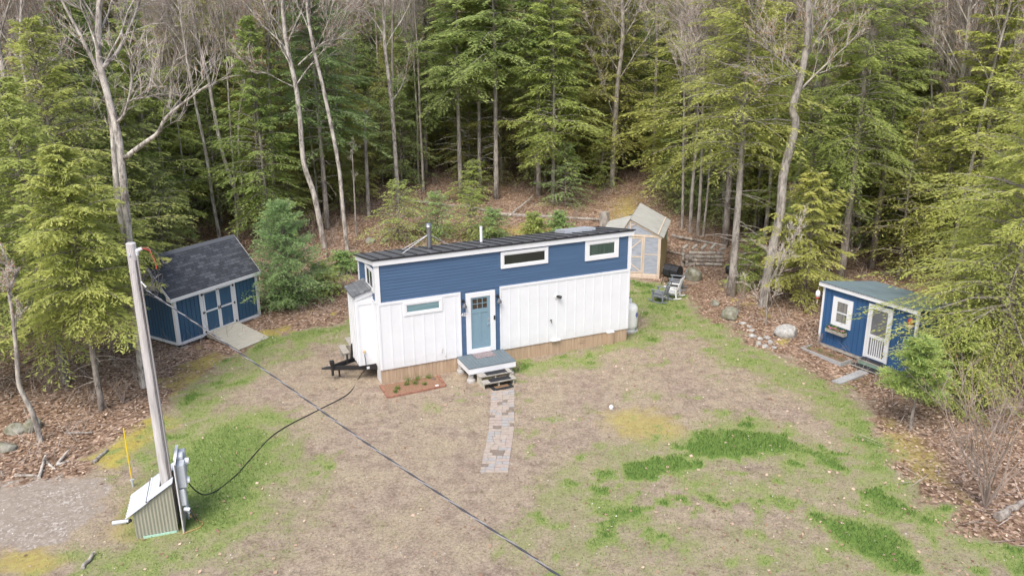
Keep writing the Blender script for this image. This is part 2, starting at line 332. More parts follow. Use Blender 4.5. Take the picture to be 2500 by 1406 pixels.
MOSS=[(W_([(230,1130),(300,1060),(380,1020),(400,1010),(420,1040),(340,1090),(280,1150)]),1.1,.5),
 (W_([(560,830),(640,810),(700,795),(730,805),(640,832),(590,850)]),1.0,.4),
 (W_([(1480,1020),(1560,990),(1640,1020),(1670,1070),(1600,1095),(1510,1060)]),.62,.7),
 (W_([(440,890),(520,860),(560,870),(480,930),(420,960)]),.7,.5),(W_([(0,1340),(100,1330),(160,1345),(80,1400),(0,1406)]),.7,.5),
 (W_([(1200,560),(1300,545),(1400,560),(1300,590)]),.7,1.5),(W_([(1480,500),(1560,470),(1600,560),(1500,590)]),.6,1.5),
 (W_([(2150,1020),(2260,1080),(2350,1200),(2250,1180),(2160,1110)]),.55,.6),(W_([(400,1250),(330,1330),(250,1330),(300,1200),(350,1170)]),.5,.5)]
CLEAR=W_([(850,600),(1000,560),(1300,530),(1600,500),(1720,640),(1680,700),(1540,720),(900,760)])
def masks(X,Y):
    n1=fbm(X/1.1,Y/1.1,21,5)-.5; n2=fbm(X/.35,Y/.35,31,4)-.5; n3=fbm(X/3,Y/3,41,4)-.5; n4=fbm(X/.5,Y/.5,51,3)-.5
    yd=poly_sd(X,Y,YARD)+n1*2.2+n2*1.0
    leaf=1-sstep(-.35,.75,yd)
    green=np.zeros(X.shape)
    for P,w,a in GL: green=np.maximum(green,a*(1-sstep(w*.3,w*1.4,line_d(X,Y,P)+n1*2.4)))
    gr=green*(.62+1.7*np.clip(n2+.5-.28,0,1)); lush=np.zeros(X.shape)
    for P,a,s in LUSH:
        q_=.45 if a>1.2 else 1.0; m=a*sstep(-s*1.6,s*.9,poly_sd(X,Y,P)+(n1*1.3+n2*1.6+n4*1.1)*q_+(.12 if a>1.2 else 0)); lush=np.maximum(lush,m)
    gr=np.maximum(gr,lush)+.55*sstep(.10,.22,n4)*sstep(-.15,.25,n3+.15*(X>0))*(1-leaf)+.10*(1-leaf)*sstep(0,.3,n3+.2*(X>1))
    moss=np.zeros(X.shape)
    for P,a,s in MOSS: moss=np.maximum(moss,a*sstep(-s,s,poly_sd(X,Y,P)+n1*1.6+n2*1.0))
    moss=np.maximum(moss,.8*leaf*sstep(.17,.3,n1+.3*n2)*sstep(0,4,4-np.abs(yd))) 
    grav=sstep(-.3,.4,poly_sd(X,Y,GRAVEL)+n1*1.9+n2*1.4)
    leaf=leaf*(1-grav); gr=gr*(1-grav)*(1-.85*leaf)
    return gr,leaf,moss*(1-grav),grav
def axis(a,b,f0,f1,step,grow):
    fine=list(np.arange(f0,f1+1e-6,step)); lo=[];s=step;x=f0
    while x>a: s*=grow; x-=s; lo.append(x)
    hi=[];s=step;x=fine[-1]
    while x<b: s*=grow; x+=s; hi.append(x)
    return np.array(lo[::-1]+fine+hi)
gx=axis(-260,260,-19,19,.13,1.07); gy=axis(-30,420,14,44,.13,1.05)
XX,YY=np.meshgrid(gx,gy); ZZ=G(XX,YY)
hill=np.where(YY>150,(YY-150)*.12,0); ZZ=ZZ+hill
nx_,ny_=len(gx),len(gy)
idx=np.arange(nx_*ny_).reshape(ny_,nx_)
F=np.stack([idx[:-1,:-1],idx[:-1,1:],idx[1:,1:],idx[1:,:-1]],-1).reshape(-1,4)
mg,ml,mm,mv=masks(XX,YY)
def ground_mat():
    m=bpy.data.materials.new('yard_ground'); m.use_nodes=True; t=m.node_tree; b=t.nodes['Principled BSDF']; b.inputs['Roughness'].default_value=.95; b.inputs['Specular IOR Level'].default_value=.1
    ge=t.nodes.new('ShaderNodeNewGeometry'); L=t.links.new
    def noise(s,d=6,r=.65):
        n=t.nodes.new('ShaderNodeTexNoise'); n.inputs['Scale'].default_value=s; n.inputs['Detail'].default_value=d; n.inputs['Roughness'].default_value=r; L(ge.outputs['Position'],n.inputs[0]); return n.outputs[0]
    def ramp(x,stops):
        r=t.nodes.new('ShaderNodeValToRGB'); e=r.color_ramp.elements; e[0].position=stops[0][0]; e[0].color=(*stops[0][1],1); e[1].position=stops[-1][0]; e[1].color=(*stops[-1][1],1)
        for p,c in stops[1:-1]: q=e.new(p); q.color=(*c,1)
        L(x,r.inputs[0]); return r.outputs[0]
    def mix(f,a,b_,mode='MIX'):
        x=t.nodes.new('ShaderNodeMix'); x.data_type='RGBA'; x.blend_type=mode
        if isinstance(f,float): x.inputs[0].default_value=f
        else: L(f,x.inputs[0])
        L(a,x.inputs[6]); L(b_,x.inputs[7]); return x.outputs[2]
    def attr(n): a=t.nodes.new('ShaderNodeAttribute'); a.attribute_name=n; return a.outputs['Fac']
    def math_(op,a,b_):
        x=t.nodes.new('ShaderNodeMath'); x.operation=op
        for i,v in enumerate((a,b_)):
            if isinstance(v,(int,float)): x.inputs[i].default_value=v
            else: L(v,x.inputs[i])
        return x.outputs[0]
    def edge(a,w=.35,amt=.7):   # break the mask with fine noise
        n=noise(13,8,.85); s=math_('ADD',a,math_('MULTIPLY',math_('SUBTRACT',n,.5),amt)); r=t.nodes.new('ShaderNodeMapRange'); r.inputs[1].default_value=.5-w; r.inputs[2].default_value=.5+w; L(s,r.inputs[0]); return r.outputs[0]
    dirt=ramp(noise(2.2,8,.7),[(.3,(.205,.160,.127)),(.5,(.295,.236,.192)),(.68,(.38,.315,.262))])
    straw=ramp(noise(14,6,.8),[(.3,(.26,.215,.15)),(.7,(.43,.375,.275))])
    base=mix(ramp(noise(.55,7,.7),[(.38,(0,0,0)),(.62,(.85,.85,.85))]),dirt,straw)
    speck=ramp(noise(13,4,.85),[(.36,(.55,.52,.49)),(.5,(.98,.98,.98)),(.66,(1.35,1.32,1.28))]); base=mix(.8,base,speck,'MULTIPLY'); spk=ramp(noise(4,5,.8),[(.36,(.74,.71,.69)),(.5,(1,1,1)),(.64,(1.12,1.12,1.10))]); base=mix(.8,base,spk,'MULTIPLY')
    # gravel and trodden grey dirt
    vo=t.nodes.new('ShaderNodeTexVoronoi'); vo.inputs['Scale'].default_value=16; L(ge.outputs['Position'],vo.inputs['Vector'])
    sp=t.nodes.new('ShaderNodeSeparateColor'); L(vo.outputs['Color'],sp.inputs[0])
    grav=mix(ramp(noise(1.2,6,.7),[(.35,(0,0,0)),(.65,(1,1,1))]),ramp(sp.outputs[0],[(0,(.22,.185,.155)),(.7,(.32,.28,.24)),(1,(.50,.47,.44))]),ramp(noise(3,6,.7),[(.3,(.24,.20,.165)),(.7,(.38,.33,.28))]))
    # leaf litter
    v2=t.nodes.new('ShaderNodeTexVoronoi'); v2.inputs['Scale'].default_value=11; L(ge.outputs['Position'],v2.inputs['Vector']); s2=t.nodes.new('ShaderNodeSeparateColor'); L(v2.outputs['Color'],s2.inputs[0])
    lit=ramp(s2.outputs[0],[(0,(.11,.072,.05)),(.4,(.22,.152,.108)),(.75,(.35,.255,.185)),(1,(.50,.40,.32))])
    lit2=ramp(noise(.6,6,.7),[(.35,(.55,.48,.45)),(.6,(1.05,1,1))]); lit=mix(.7,lit,lit2,'MULTIPLY')
    green=ramp(noise(11,6,.8),[(.3,(.125,.185,.05)),(.5,(.225,.275,.095)),(.72,(.37,.375,.18))])
    lushc=ramp(noise(11,6,.8),[(.3,(.08,.155,.035)),(.7,(.19,.28,.07))])
    moss=ramp(noise(5,6,.8),[(.3,(.27,.20,.07)),(.5,(.37,.31,.09)),(.7,(.42,.42,.10))])
    ag=attr('green')
    c=mix(edge(attr('leaf'),.25,.8),base,lit)
    c=mix(edge(attr('moss'),.35,.9),c,moss)
    c=mix(edge(ag,.26,1.5),c,green)
    rr=t.nodes.new('ShaderNodeMapRange'); rr.inputs[1].default_value=.75; rr.inputs[2].default_value=1.25; L(ag,rr.inputs[0]); c=mix(rr.outputs[0],c,lushc)
    c=mix(edge(attr('gravel'),.2,.5),c,grav)
    L(c,b.inputs['Base Color'])
    bp=t.nodes.new('ShaderNodeBump'); bp.inputs['Strength'].default_value=.8; bp.inputs['Distance'].default_value=.05; L(noise(18,6,.8),bp.inputs['Height']); L(bp.outputs[0],b.inputs['Normal'])
    return m
gm=npmesh('ground',np.stack([XX.ravel(),YY.ravel(),ZZ.ravel()],1),F,ground_mat(),dict(green=mg.ravel(),leaf=ml.ravel(),moss=mm.ravel(),gravel=mv.ravel()),smooth=True)
ground=nobj('ground',gm); ground['kind']='structure'
def inview(X,Y,Z,m=60):
    x=X; y=Y*sp_+(Z-CH)*cp_; z=Y*cp_-(Z-CH)*sp_
    u=1250+FPX*x/z; v=703-FPX*y/z
    return (u>-m)&(u<2500+m)&(v>-m)&(v<1406+m)&(z>0)
# ---- fallen leaves, grass, twigs (nobody could count them)
rs=np.random.RandomState(7)
def scatter(n,xr,yr,ypow=1.0):
    X=rs.uniform(*xr,n); Y=yr[0]+(yr[1]-yr[0])*rs.rand(n)**ypow; Z=G(X,Y); k=inview(X,Y,Z); X,Y,Z=X[k],Y[k],Z[k]; return X,Y,Z,masks(X,Y)
def unit(a): return a/(np.linalg.norm(a,axis=1,keepdims=True)+1e-9)
X,Y,Z,(g_,l_,m_,v_)=scatter(170000,(-34,34),(14,66),1.3)
k=rs.rand(len(X))<(l_*.95+(.035+.05*(X>4))*(1-l_)*(1-v_)); X,Y,Z=X[k],Y[k],Z[k]; n=len(X)
az=rs.uniform(0,6.283,n); D=unit(np.stack([np.cos(az),np.sin(az),rs.normal(0,.25,n)],1)); N=unit(np.stack([rs.normal(0,.35,n),rs.normal(0,.35,n),np.ones(n)],1))
Lz=rs.uniform(.06,.13,n); V,F=kites(np.stack([X,Y,Z+.02+rs.rand(n)*.02],1),D,Lz,Lz*rs.uniform(.5,.95,n),N)
tag(nobj('fallen_leaves',npmesh('fallen_leaves',V,F,littermat,dict(tint=np.repeat(rs.beta(1.6,1.5,n),4)))),'brown and tan fallen leaves covering the forest floor','leaf litter',kind='stuff')
X,Y,Z,(g_,l_,m_,v_)=scatter(560000,(-24,24),(14,44),1.1)
k=rs.rand(len(X))<np.clip(g_*.9+.03*(1-l_)*(1-v_),0,1); X,Y,Z,g2=X[k],Y[k],Z[k],g_[k]; n=len(X)
D=unit(np.stack([rs.normal(0,.45,n),rs.normal(0,.45,n),np.ones(n)],1)); az=rs.uniform(0,6.283,n); N=np.stack([np.cos(az),np.sin(az),np.zeros(n)],1)
Lz=rs.uniform(.03,.07,n)*(1+2.4*np.clip(g2-.75,0,.6)); V,F=kites(np.stack([X,Y,Z-.005],1),D,Lz,np.full(n,.016),N)
tint=np.clip(rs.normal(.55,.22,n)-.7*np.clip(g2-.7,0,.6),0,1)
tag(nobj('grass',npmesh('grass',V,F,grassm,dict(tint=np.repeat(tint,4)))),'patchy short lawn grass in green and straw tones','grass',kind='stuff')
X,Y,Z,(g_,l_,m_,v_)=scatter(60000,(-24,24),(14,42),1.0)
k=rs.rand(len(X))<(v_*.22+.035*(1-l_)*(1-v_)); X,Y,Z=X[k],Y[k],Z[k]; n=len(X)
octv=np.array([(1,0,0),(0,1,0),(-1,0,0),(0,-1,0),(0,0,1)],float); rad_=rs.uniform(.010,.028,n)
V=(np.stack([X,Y,Z],1)[:,None,:]+octv[None]*rad_[:,None,None]*rs.uniform(.6,1.3,(n,5,1))).reshape(-1,3); b=np.arange(n)[:,None]*5
F=np.concatenate([b+[0,1,4],b+[1,2,4],b+[2,3,4],b+[3,0,4]])
tag(nobj('pebbles',npmesh('pebbles',V,F,leaf_mat('pebble',(.22,.20,.18),(.40,.38,.36),(.68,.67,.65),0,False),dict(tint=np.repeat(rs.rand(n),5)))),'small pale pebbles scattered over gravel and bare yard','pebbles',kind='stuff')
# twigs lying in the leaf litter
X,Y,Z,(g_,l_,m_,v_)=scatter(15000,(-34,34),(16,66),1.2)
k=rs.rand(len(X))<l_*.45; X,Y,Z=X[k],Y[k],Z[k]; n=len(X)
az=rs.uniform(0,6.283,n); D=unit(np.stack([np.cos(az),np.sin(az),np.abs(rs.normal(0,.18,n))],1)); N=np.tile([0,0,1.],(n,1)); 
V,F=kites(np.stack([X,Y,Z+.03],1),D,rs.uniform(.4,1.6,n),rs.uniform(.015,.035,n),N)
tag(nobj('fallen_twigs',npmesh('fallen_twigs',V,F,twiggy,dict(tint=np.repeat(rs.rand(n)*.5,4)))),'grey twigs littering the forest floor','twigs',kind='stuff')
# ================================================================== TINY HOUSE
HO=(-4.801,26.963); HY=.410
def loc2w(o,yaw,x,y,z=0): c,s=math.cos(yaw),math.sin(yaw); return (o[0]+x*c-y*s,o[1]+x*s+y*c,z)
house=empty('tiny_house',(HO[0],HO[1],0),HY,'long tiny house on a trailer, blue above and white below, with teal door','house')
HL,HW,ZT,ZB,ZM,ZW=10.44,2.62,4.66,4.22,3.13,.56
# core walls
m=MB(); m.prism([(0,ZW),(HW,ZW),(HW,ZB-.02),(0,ZT-.02)],'x',.0,HL); m.build('wall',blue,house)
# lap siding front, door strip and left gable end
m=MB()
def lap(m,x0,x1,z0,z1,y=0,e=.115):
    z=z0
    while z<z1-.01:
        t=min(z+e,z1); m.add([(x0,y-.022,z),(x1,y-.022,z),(x1,y-.008,t),(x0,y-.008,t),(x0,y,z),(x1,y,z),(x1,y,t),(x0,y,t)],[(0,1,2,3),(4,7,6,5),(0,4,5,1),(3,2,6,7),(0,3,7,4),(1,5,6,2)]); z=t
lap(m,.12,HL-.12,ZM,ZT-.14); lap(m,3.14,3.33,ZW,ZM); lap(m,4.51,4.70,ZW,ZM)
m.build('siding',blue,house)
m=MB(); z=ZM
while z<ZT-.06:
    t=min(z+.115,ZT-.05); y1=HW-.1 if t<ZB-.1 else HW-.1-(t-(ZB-.1))/(ZT-ZB)*HW
    y1=max(y1,.3)
    m.add([(-.022,.1,z),(-.022,y1,z),(-.008,y1,t),(-.008,.1,t),(0,.1,z),(0,y1,z),(0,y1,t),(0,.1,t)],[(0,3,2,1),(4,5,6,7),(0,1,5,4),(3,7,6,2),(0,4,7,3),(1,2,6,5)]); z=t
m.build('gable_siding',blue,house)
# white board and batten panels
def panel(x0,x1,z0,z1,name,lab,st):
    p=MB(); p.box(x0,x1,-.03,0,z0,z1); o=p.build(name,white,house); tag(o,lab)
    b=MB(); b.box(x0,x1,-.05,-.03,z1-.10,z1)
    x=st
    while x<x1-.03:
        for za,zb_ in (((z0,2.50),) if .9<x<2.45 else ((z0,z1-.10),)): b.box(x-.025,x+.025,-.041,-.03,za,zb_)
        x+=.408
    b.box(x0,x0+.06,-.052,-.03,z0,z1-.10); b.box(x1-.06,x1,-.052,-.03,z0,z1-.10)
    bo=b.build('batten',white,o); return o
panel(0.0,3.13,ZW-.01,ZM,'white_panel','white board and batten panel left of the door',.45)
panel(4.71,HL,ZW-.01,ZM,'white_panel','white board and batten panel right of the door',5.12)
m=MB(); m.box(-.03,0,.0,HW,ZW-.01,ZM); o=m.build('white_panel',white,house)
b=MB(); b.box(-.05,-.03,0,HW,ZM-.10,ZM); [b.box(-.048,-.03,y-.025,y+.025,ZW,ZM-.1) for y in (.3,2.0,2.4)]; b.build('batten',white,o)
# trim
m=MB(); m.box(-.04,.12,-.045,0,ZM,ZT-.14); m.box(-.045,0,0,.11,ZM,ZT-.02); m.build('corner_trim',trimw,house)
m=MB(); m.box(HL-.12,HL+.04,-.045,0,ZM,ZT-.14); m.box(HL,HL+.045,0,.11,ZW,ZT-.02); m.build('corner_trim',trimw,house)
m=MB(); m.box(-.045,0,HW-.10,HW,ZM,ZB-.05); m.build('corner_trim',trimw,house)
m=MB(); m.box(-.10,HL+.10,-.10,0,ZT-.14,ZT+.035); m.build('fascia',trimw,house)
m=MB(); m.prism([(0,ZT-.13),(HW+.08,ZB-.15),(HW+.08,ZB+.02),(0,ZT+.03)],'x',-.10,-.0); m.build('rake_trim',trimw,house)
m=MB(); m.prism([(0,ZT-.13),(HW+.08,ZB-.15),(HW+.08,ZB+.02),(0,ZT+.03)],'x',HL,HL+.10); m.build('rake_trim',trimw,house)
# roof
rz=lambda y:ZT+.04+(ZB-ZT)*y/HW
m=MB(); m.prism([(-.13,rz(-.13)),(HW+.13,rz(HW+.13)),(HW+.13,rz(HW+.13)+.05),(-.13,rz(-.13)+.05)],'x',-.13,HL+.13); roof=m.build('roof',metal_dark,house)
m=MB(); x=.12
while x<HL: m.prism([(-.14,rz(-.14)+.05),(HW+.12,rz(HW+.12)+.05),(HW+.12,rz(HW+.12)+.083),(-.14,rz(-.14)+.083)],'x',x-.010,x+.010); x+=.462
m.build('roof_seam',metal_edge,roof)
m=MB(); m.box(-.14,HL+.14,-.15,-.135,rz(-.14)+.015,rz(-.14)+.055); m.prism([(-.13,rz(-.13)+.01),(HW+.13,rz(HW+.13)+.01),(HW+.13,rz(HW+.13)+.058),(-.13,rz(-.13)+.058)],'x',-.145,-.131); m.build('roof_edge',metal_edge,roof)
m=MB(); m.prism([(1.2,rz(1.2)+.06),(2.1,rz(2.1)+.06),(2.1,rz(2.1)+.19),(1.2,rz(1.2)+.19)],'x',8.1,9.5); m.build('skylight',galv,roof)
# windows
def window(x0,x1,z0,z1,fw,lab,pm,mull=0,side=False,lip=.02):
    T=(lambda a,b,c,d,e,f:(a,b,c,d,e,f)) if not side else (lambda a,b,c,d,e,f:(c,d,a,b,e,f))
    f=MB()
    for a,b_,z_,w_ in ((x0,x1,z1-fw,z1),(x0,x1,z0,z0+fw),(x0,x0+fw,z0+fw,z1-fw),(x1-fw,x1,z0+fw,z1-fw)): f.box(*T(a,b_,-.06,-.0,z_,w_))
    i=fw; k=.035
    for a,b_,z_,w_ in ((x0+i,x1-i,z1-i-k,z1-i),(x0+i,x1-i,z0+i,z0+i+k),(x0+i,x0+i+k,z0+i+k,z1-i-k),(x1-i-k,x1-i,z0+i+k,z1-i-k)): f.box(*T(a,b_,-.045,-.0,z_,w_))
    if mull: c=(x0+x1)/2; f.box(*T(c-mull/2,c+mull/2,-.045,0,z0+i+k,z1-i-k))
    o=f.build('window',trimw,house,bevel=.004); tag(o,lab)
    g=MB(); g.box(*T(x0+i+k,x1-i-k,-.034,-.0,z0+i+k,z1-i-k)); g.build('pane',pm,o)
window(4.77,6.74,3.82,4.465,.11,'long narrow dark window under the roof edge',glass)
window(8.36,9.87,3.69,4.52,.165,'small window with green curtains at the right end',glass_curt)
window(.93,2.42,2.51,3.03,.10,'narrow frosted window in the white panel',glass_blue)
window(.22,1.36,3.44,4.32,.11,'two pane window in the gable end',glass,.05,True)
# front door
f=MB(); f.box(3.33,3.52,-.07,0,.62,3.035); f.box(4.305,4.51,-.07,0,.62,3.035); f.box(3.52,4.305,-.07,0,2.85,3.035); f.box(3.52,4.305,-.085,0,.62,.79); f.build('door_frame',trimw,house,bevel=.005)
d=MB(); D0,D1=3.52,4.305
d.box(D0,D1,-.03,.0,.79,2.85)
for a,b_,z_,w_ in ((D0,D0+.07,.79,2.85),(D1-.11,D1,.79,2.85),(D0+.07,D1-.11,.79,1.05),(D0+.07,D1-.11,2.22,2.38),(D0+.07,D1-.11,2.79,2.85),((D0+D1)/2-.055,(D0+D1)/2+.02,1.05,2.22)): d.box(a,b_,-.045,-.03,z_,w_)
door=d.build('door',door_blue,house)
for i in range(3):
    for j in range(2):
        x=D0+.07+i*.205; z=2.38+j*.207; g=MB(); g.box(x+.015,x+.185,-.038,-.03,z+.015,z+.185); g.build('pane',glass_brown,door)
g=MB()
for i in range(4): g.box(D0+.065+i*.2017-.012,D0+.065+i*.2017+.012,-.045,-.03,2.38,2.79)
g.box(D0+.07,D1-.11,-.0455,-.03,2.575,2.60); g.build('muntin',door_blue,door)
g=MB(); g.tube([(4.225,-.045,1.74),(4.225,-.09,1.74),(4.14,-.095,1.735)],.012,6); g.lathe([(.03,-.01),(.03,.01)],10,(4.225,-.06,1.74)); g.build('handle',chrome,door)
g=MB(); g.tube([(4.225,-.04,1.90),(4.225,-.075,1.90)],.03,10); g.build('lock',chrome,door)
g=MB(); g.box(4.43,4.49,-.095,-.071,1.87,2.03); g.box(4.437,4.483,-.1,-.094,1.885,1.93); g.build('doorbell',black,house,bevel=.006)
for lx in (3.235,4.63):
    l=MB(); l.tube([(lx,-.02,2.76),(lx,-.055,2.76)],.06,14); w=l.build('wall_lamp',blackm,house)
    l=MB(); l.tube([(lx,-.05,2.76),(lx,-.12,2.79),(lx,-.17,2.76),(lx,-.17,2.68)],.014,8); l.build('lamp_arm',blackm,w)
    l=MB(); l.lathe([(.025,.12),(.035,.09),(.055,.06),(.08,.02),(.09,-.03),(.095,-.05),(.07,-.05)],16,(lx,-.17,2.60)); l.build('lamp_shade',M('zinc_shade',(.10,.105,.12),.4,.5),w,smooth=True)
text_part('house_number','48',.21,trimw,house,(3.235,-.045,2.22),(math.pi/2,0,0),.008)
m=MB(); m.lathe([(.10,0),(.10,.02),(.06,.03)],14,(0,0,0)); o=m.build('floodlight',trimw,house); o.rotation_euler=(math.pi/2,0,0); o.location=(7.12,-.05,2.42)
m=MB(); m.tube([(7.12,-.07,2.42),(7.18,-.15,2.42),(7.24,-.22,2.40)],[.05,.06,.065],10); m.build('lamp_head',blackm,o).matrix_parent_inverse=(Matrix.Translation((7.12,-.05,2.42))@Matrix.Rotation(math.pi/2,4,'X')).inverted()
m=MB(); m.tube([(6.85,-.05,1.47),(6.85,-.12,1.46),(6.86,-.15,1.38)],.018,8); m.lathe([(.04,0),(.04,.015)],8,(6.85,-.13,1.49)); m.build('faucet',blackm,house)
m=MB(); m.box(6.9,7.28,-.13,-.03,.565,.605); m.build('vent_ledge',trimw,house,bevel=.01)
# skirting
m=MB()
for y in (0,): 
    x=.0
    k=0
    while x<HL-.02:
        t=min(x+.14,HL-.02); m.box(x,t-.006,.005+.004*(k%2),.03+.004*(k%2),-.05,ZW-.01); x=t; k+=1
m.box(HL-.05,HL-.02,.04,HW,-.05,ZW-.01); sk=m.build('skirting',skirtw,house)
m=MB(); m.box(-.02,.0,.02,.6,-.05,ZW-.01); m.box(-.021,.003,.02,.05,-.05,ZW); tag(m.build('skirting',white,house),'white skirting at the hitch end')
m=MB(); m.box(8.10,8.44,-.012,.0,.26,.43); o=m.build('skirting_vent',skirtw,sk); m=MB(); [m.box(8.12,8.42,-.018,-.012,.275+i*.028,.288+i*.028) for i in range(5)]; m.build('vent_slat',skirtw,sk)
m=MB(); m.box(9.45,9.72,-.12,.0,-.05,.52); o=m.build('skirting_box',skirtw,sk); m=MB(); m.box(9.42,9.75,-.14,.0,.52,.55); m.build('box_lid',white,sk)
# pipes on the roof
zb=rz(1.5)
m=MB(); m.lathe([(.085,-.02),(.085,.35),(.09,.35),(.09,.37),(.085,.37),(.085,.72),(.09,.72),(.09,.74),(.085,.74),(.085,.86)],16,(2.49,1.5,zb)); sp=m.build('stove_pipe',steel,house,smooth=False)
m=MB(); m.lathe([(.13,.86),(.13,.93),(.10,.97),(.13,1.0),(.12,1.03),(.0,1.05)],16,(2.49,1.5,zb)); m.build('pipe_cap',steel,sp)
m=MB(); m.lathe([(.17,0),(.16,.05),(.09,.12)],16,(2.49,1.5,zb)); m.build('pipe_flashing',metal_edge,sp)
m=MB()
for e in ((1.3,1.0),(1.7,2.45),(3.5,2.2)): m.tube([(2.49,1.5,zb+.62),(e[0],e[1],rz(e[1])+.05)],.011,5)
m.build('guy_wire',trimw,sp)
m=MB(); m.lathe([(.055,-.02),(.055,.70)],14,(4.60,1.5,zb)); vp=m.build('vent_pipe',trimw,house); m=MB(); m.lathe([(.12,0),(.11,.05),(.06,.09)],14,(4.60,1.5,zb)); m.build('pipe_flashing',metal_edge,vp)
# closet on the tongue
m=MB(); m.prism([(-.66,.60),(0,.60),(0,3.50),(-.66,3.30)],'y',.60,1.75)
cl=m.build('utility_closet',white,house); 
b=MB()
for y in (.58,): 
    b.box(-.66,-.58,.578,.60,.62,3.2); b.box(-.08,0,.578,.60,.62,3.2); b.box(-.58,-.08,.58,.60,2.95,3.08); b.prism([(-.67,3.12),(0,3.3),(0,3.47),(-.67,3.27)],'y',.57,.598)
for y in (.60,.88,1.16,1.44,1.69): b.box(-.685,-.66,y,y+.06,.62,3.27)
b.box(-.69,-.66,.60,1.75,3.17,3.29); b.build('batten',white,cl)
V=[(-.78,.50,3.30),(-.02,.50,3.53),(-.02,1.86,3.53),(-.78,1.86,3.30)]
m=MB(); m.add([*V,*[(x,y,z+.035) for x,y,z in V]],[(3,2,1,0),(4,5,6,7),(0,1,5,4),(1,2,6,5),(2,3,7,6),(3,0,4,7)]); cr=m.build('closet_roof',shingles2,cl)
uv=cr.data.uv_layers.new(name='UVMap')
for lp in cr.data.loops: c=cr.data.vertices[lp.vertex_index].co; uv.data[lp.index].uv=(c.y,(c.x+.78)*1.04)
m=MB(); m.lathe([(.05,0),(.05,.03)],10,(0,0,0)); m.box(-.04,.04,-.04,.04,.02,.05); o=m.build('power_inlet',M('brass_fitting',(.55,.42,.22),.5),cl); o.location=(-.46,.575,1.15); o.rotation_euler=(math.pi/2,0,0)
# hitch
hitch=MB(); hitch.beam((-1.62,1.15,.48),(.1,.50,.48),.09,.16); hitch.beam((-1.55,1.22,.48),(.1,1.95,.48),.09,.16); hi=hitch.build('trailer_hitch',blackm,house)
m=MB(); m.tube([(-1.55,1.18,.48),(-1.78,1.18,.50),(-1.95,1.18,.50)],[.07,.06,.035],8); m.build('coupler',blackm,hi)
m=MB(); m.tube([(-1.58,1.05,.22),(-1.58,1.05,.72)],.05,10); m.box(-1.66,-1.5,.97,1.13,.66,.80); m.tube([(-1.3,1.25,.05),(-1.3,1.25,.40)],.035,8); m.build('jack',blackm,hi)
m=MB(); m.box(-.40,-.22,.60,.605,.43,.53); m.beam((-.42,.655,.48),(-.30,.61,.48),.012,.11); m.beam((-.20,.575,.48),(-.06,.52,.48),.012,.12); m.build('decal',trimw,hi)
m=MB(); m.beam((-.75,1.62,.45),(-.68,1.55,1.15),.07,.07); m.beam((-.95,1.35,.45),(-.95,1.35,.85),.06,.06); m.build('hitch_brace',blackm,hi)
# far side step
st=empty('side_steps',loc2w(HO,HY,-.62,2.8,0),HY,'weathered grey wooden steps behind the trailer hitch','steps')
for z,x0 in ((.50,-.28),(.78,.0)):
    m=MB(); m.box(x0,x0+.26,-.45,.5,z-.04,z); m.build('tread',oldwood,st)
m=MB(); m.box(-.25,.2,-.42,-.38,0,.46); m.box(-.25,.2,.42,.46,0,.46); m.box(.0,.2,-.42,-.38,.46,.74); m.build('step_frame',oldwood,st)
# ---------------- porch
po=empty('porch',loc2w(HO,HY,2.91,-.0,0),HY,'small grey painted porch deck with white skirt before the teal front door','porch')
PL,PD,PZ=1.89,1.30,.60
m=MB(); x=0
while x<PL-.01: m.box(x,min(x+.135,PL),-PD-.03,-.055,PZ-.035,PZ); x+=.142
m.build('deck_board',deck,po)
m=MB(); m.box(.01,PL-.01,-PD-.02,-PD+.02,PZ-.25,PZ-.037); m.box(.01,.05,-PD+.02,-.06,PZ-.25,PZ-.037); m.box(PL-.05,PL-.01,-PD+.02,-.06,PZ-.25,PZ-.037); m.build('deck_skirt',trimw,po)
for x,y in ((.14,-1.17),(1.72,-1.12),(.1,-.18),(1.75,-.2)):
    m=MB(); m.lathe([(.17,-.03),(.17,.06),(.15,.10),(.10,.14),(.10,.35)],10,(x,y,0)); m.build('footing',concrete,po)
stp=empty('porch_steps',loc2w(HO,HY,3.18,-1.32,0),HY,'two weathered wooden steps with black tread mats leading to the grey porch','steps')
for y0,z,x0 in ((-.40,.385,.0),(-.72,.24,.02)):
    m=MB(); m.box(x0,x0+1.28,y0-.02,y0+.14,z-.04,z); m.box(x0,x0+1.28,y0+.15,y0+.31,z-.04,z); t=m.build('tread',oldwood,stp)
    m=MB(); m.box(x0+.28,x0+1.1,y0+.01,y0+.29,z+.002,z+.012); m.build('tread_mat',rubber,t)
m=MB()
for x in (.04,.62,1.2): m.prism([(-.68,0),(-.02,0),(-.02,.34),(-.38,.34),(-.38,.20),(-.68,.20)],'x',x,x+.04)
m.build('stringer',rampwood,stp)
m=MB(); m.box(-.4,.4,-.25,.25,0,.012)
def mat_pattern():
    mm=bpy.data.materials.new('doormat_weave'); mm.use_nodes=True; t=mm.node_tree; b=t.nodes['Principled BSDF']; b.inputs['Roughness'].default_value=.95
    tc=t.nodes.new('ShaderNodeTexCoord'); w=t.nodes.new('ShaderNodeTexWave'); w.bands_direction='DIAGONAL'; w.inputs['Scale'].default_value=11; w.inputs['Distortion'].default_value=2; w.inputs['Detail Scale'].default_value=3
    w.wave_type='BANDS'; t.links.new(tc.outputs['Object'],w.inputs[0]); r=t.nodes.new('ShaderNodeValToRGB'); e=r.color_ramp.elements; e[0].color=(.03,.03,.035,1); e[1].color=(.50,.47,.48,1); e[0].position=.5; e[1].position=.6; q=e.new(.97); q.color=(.40,.30,.31,1)
    t.links.new(w.outputs[0],r.inputs[0]); t.links.new(r.outputs[0],b.inputs['Base Color']); return mm
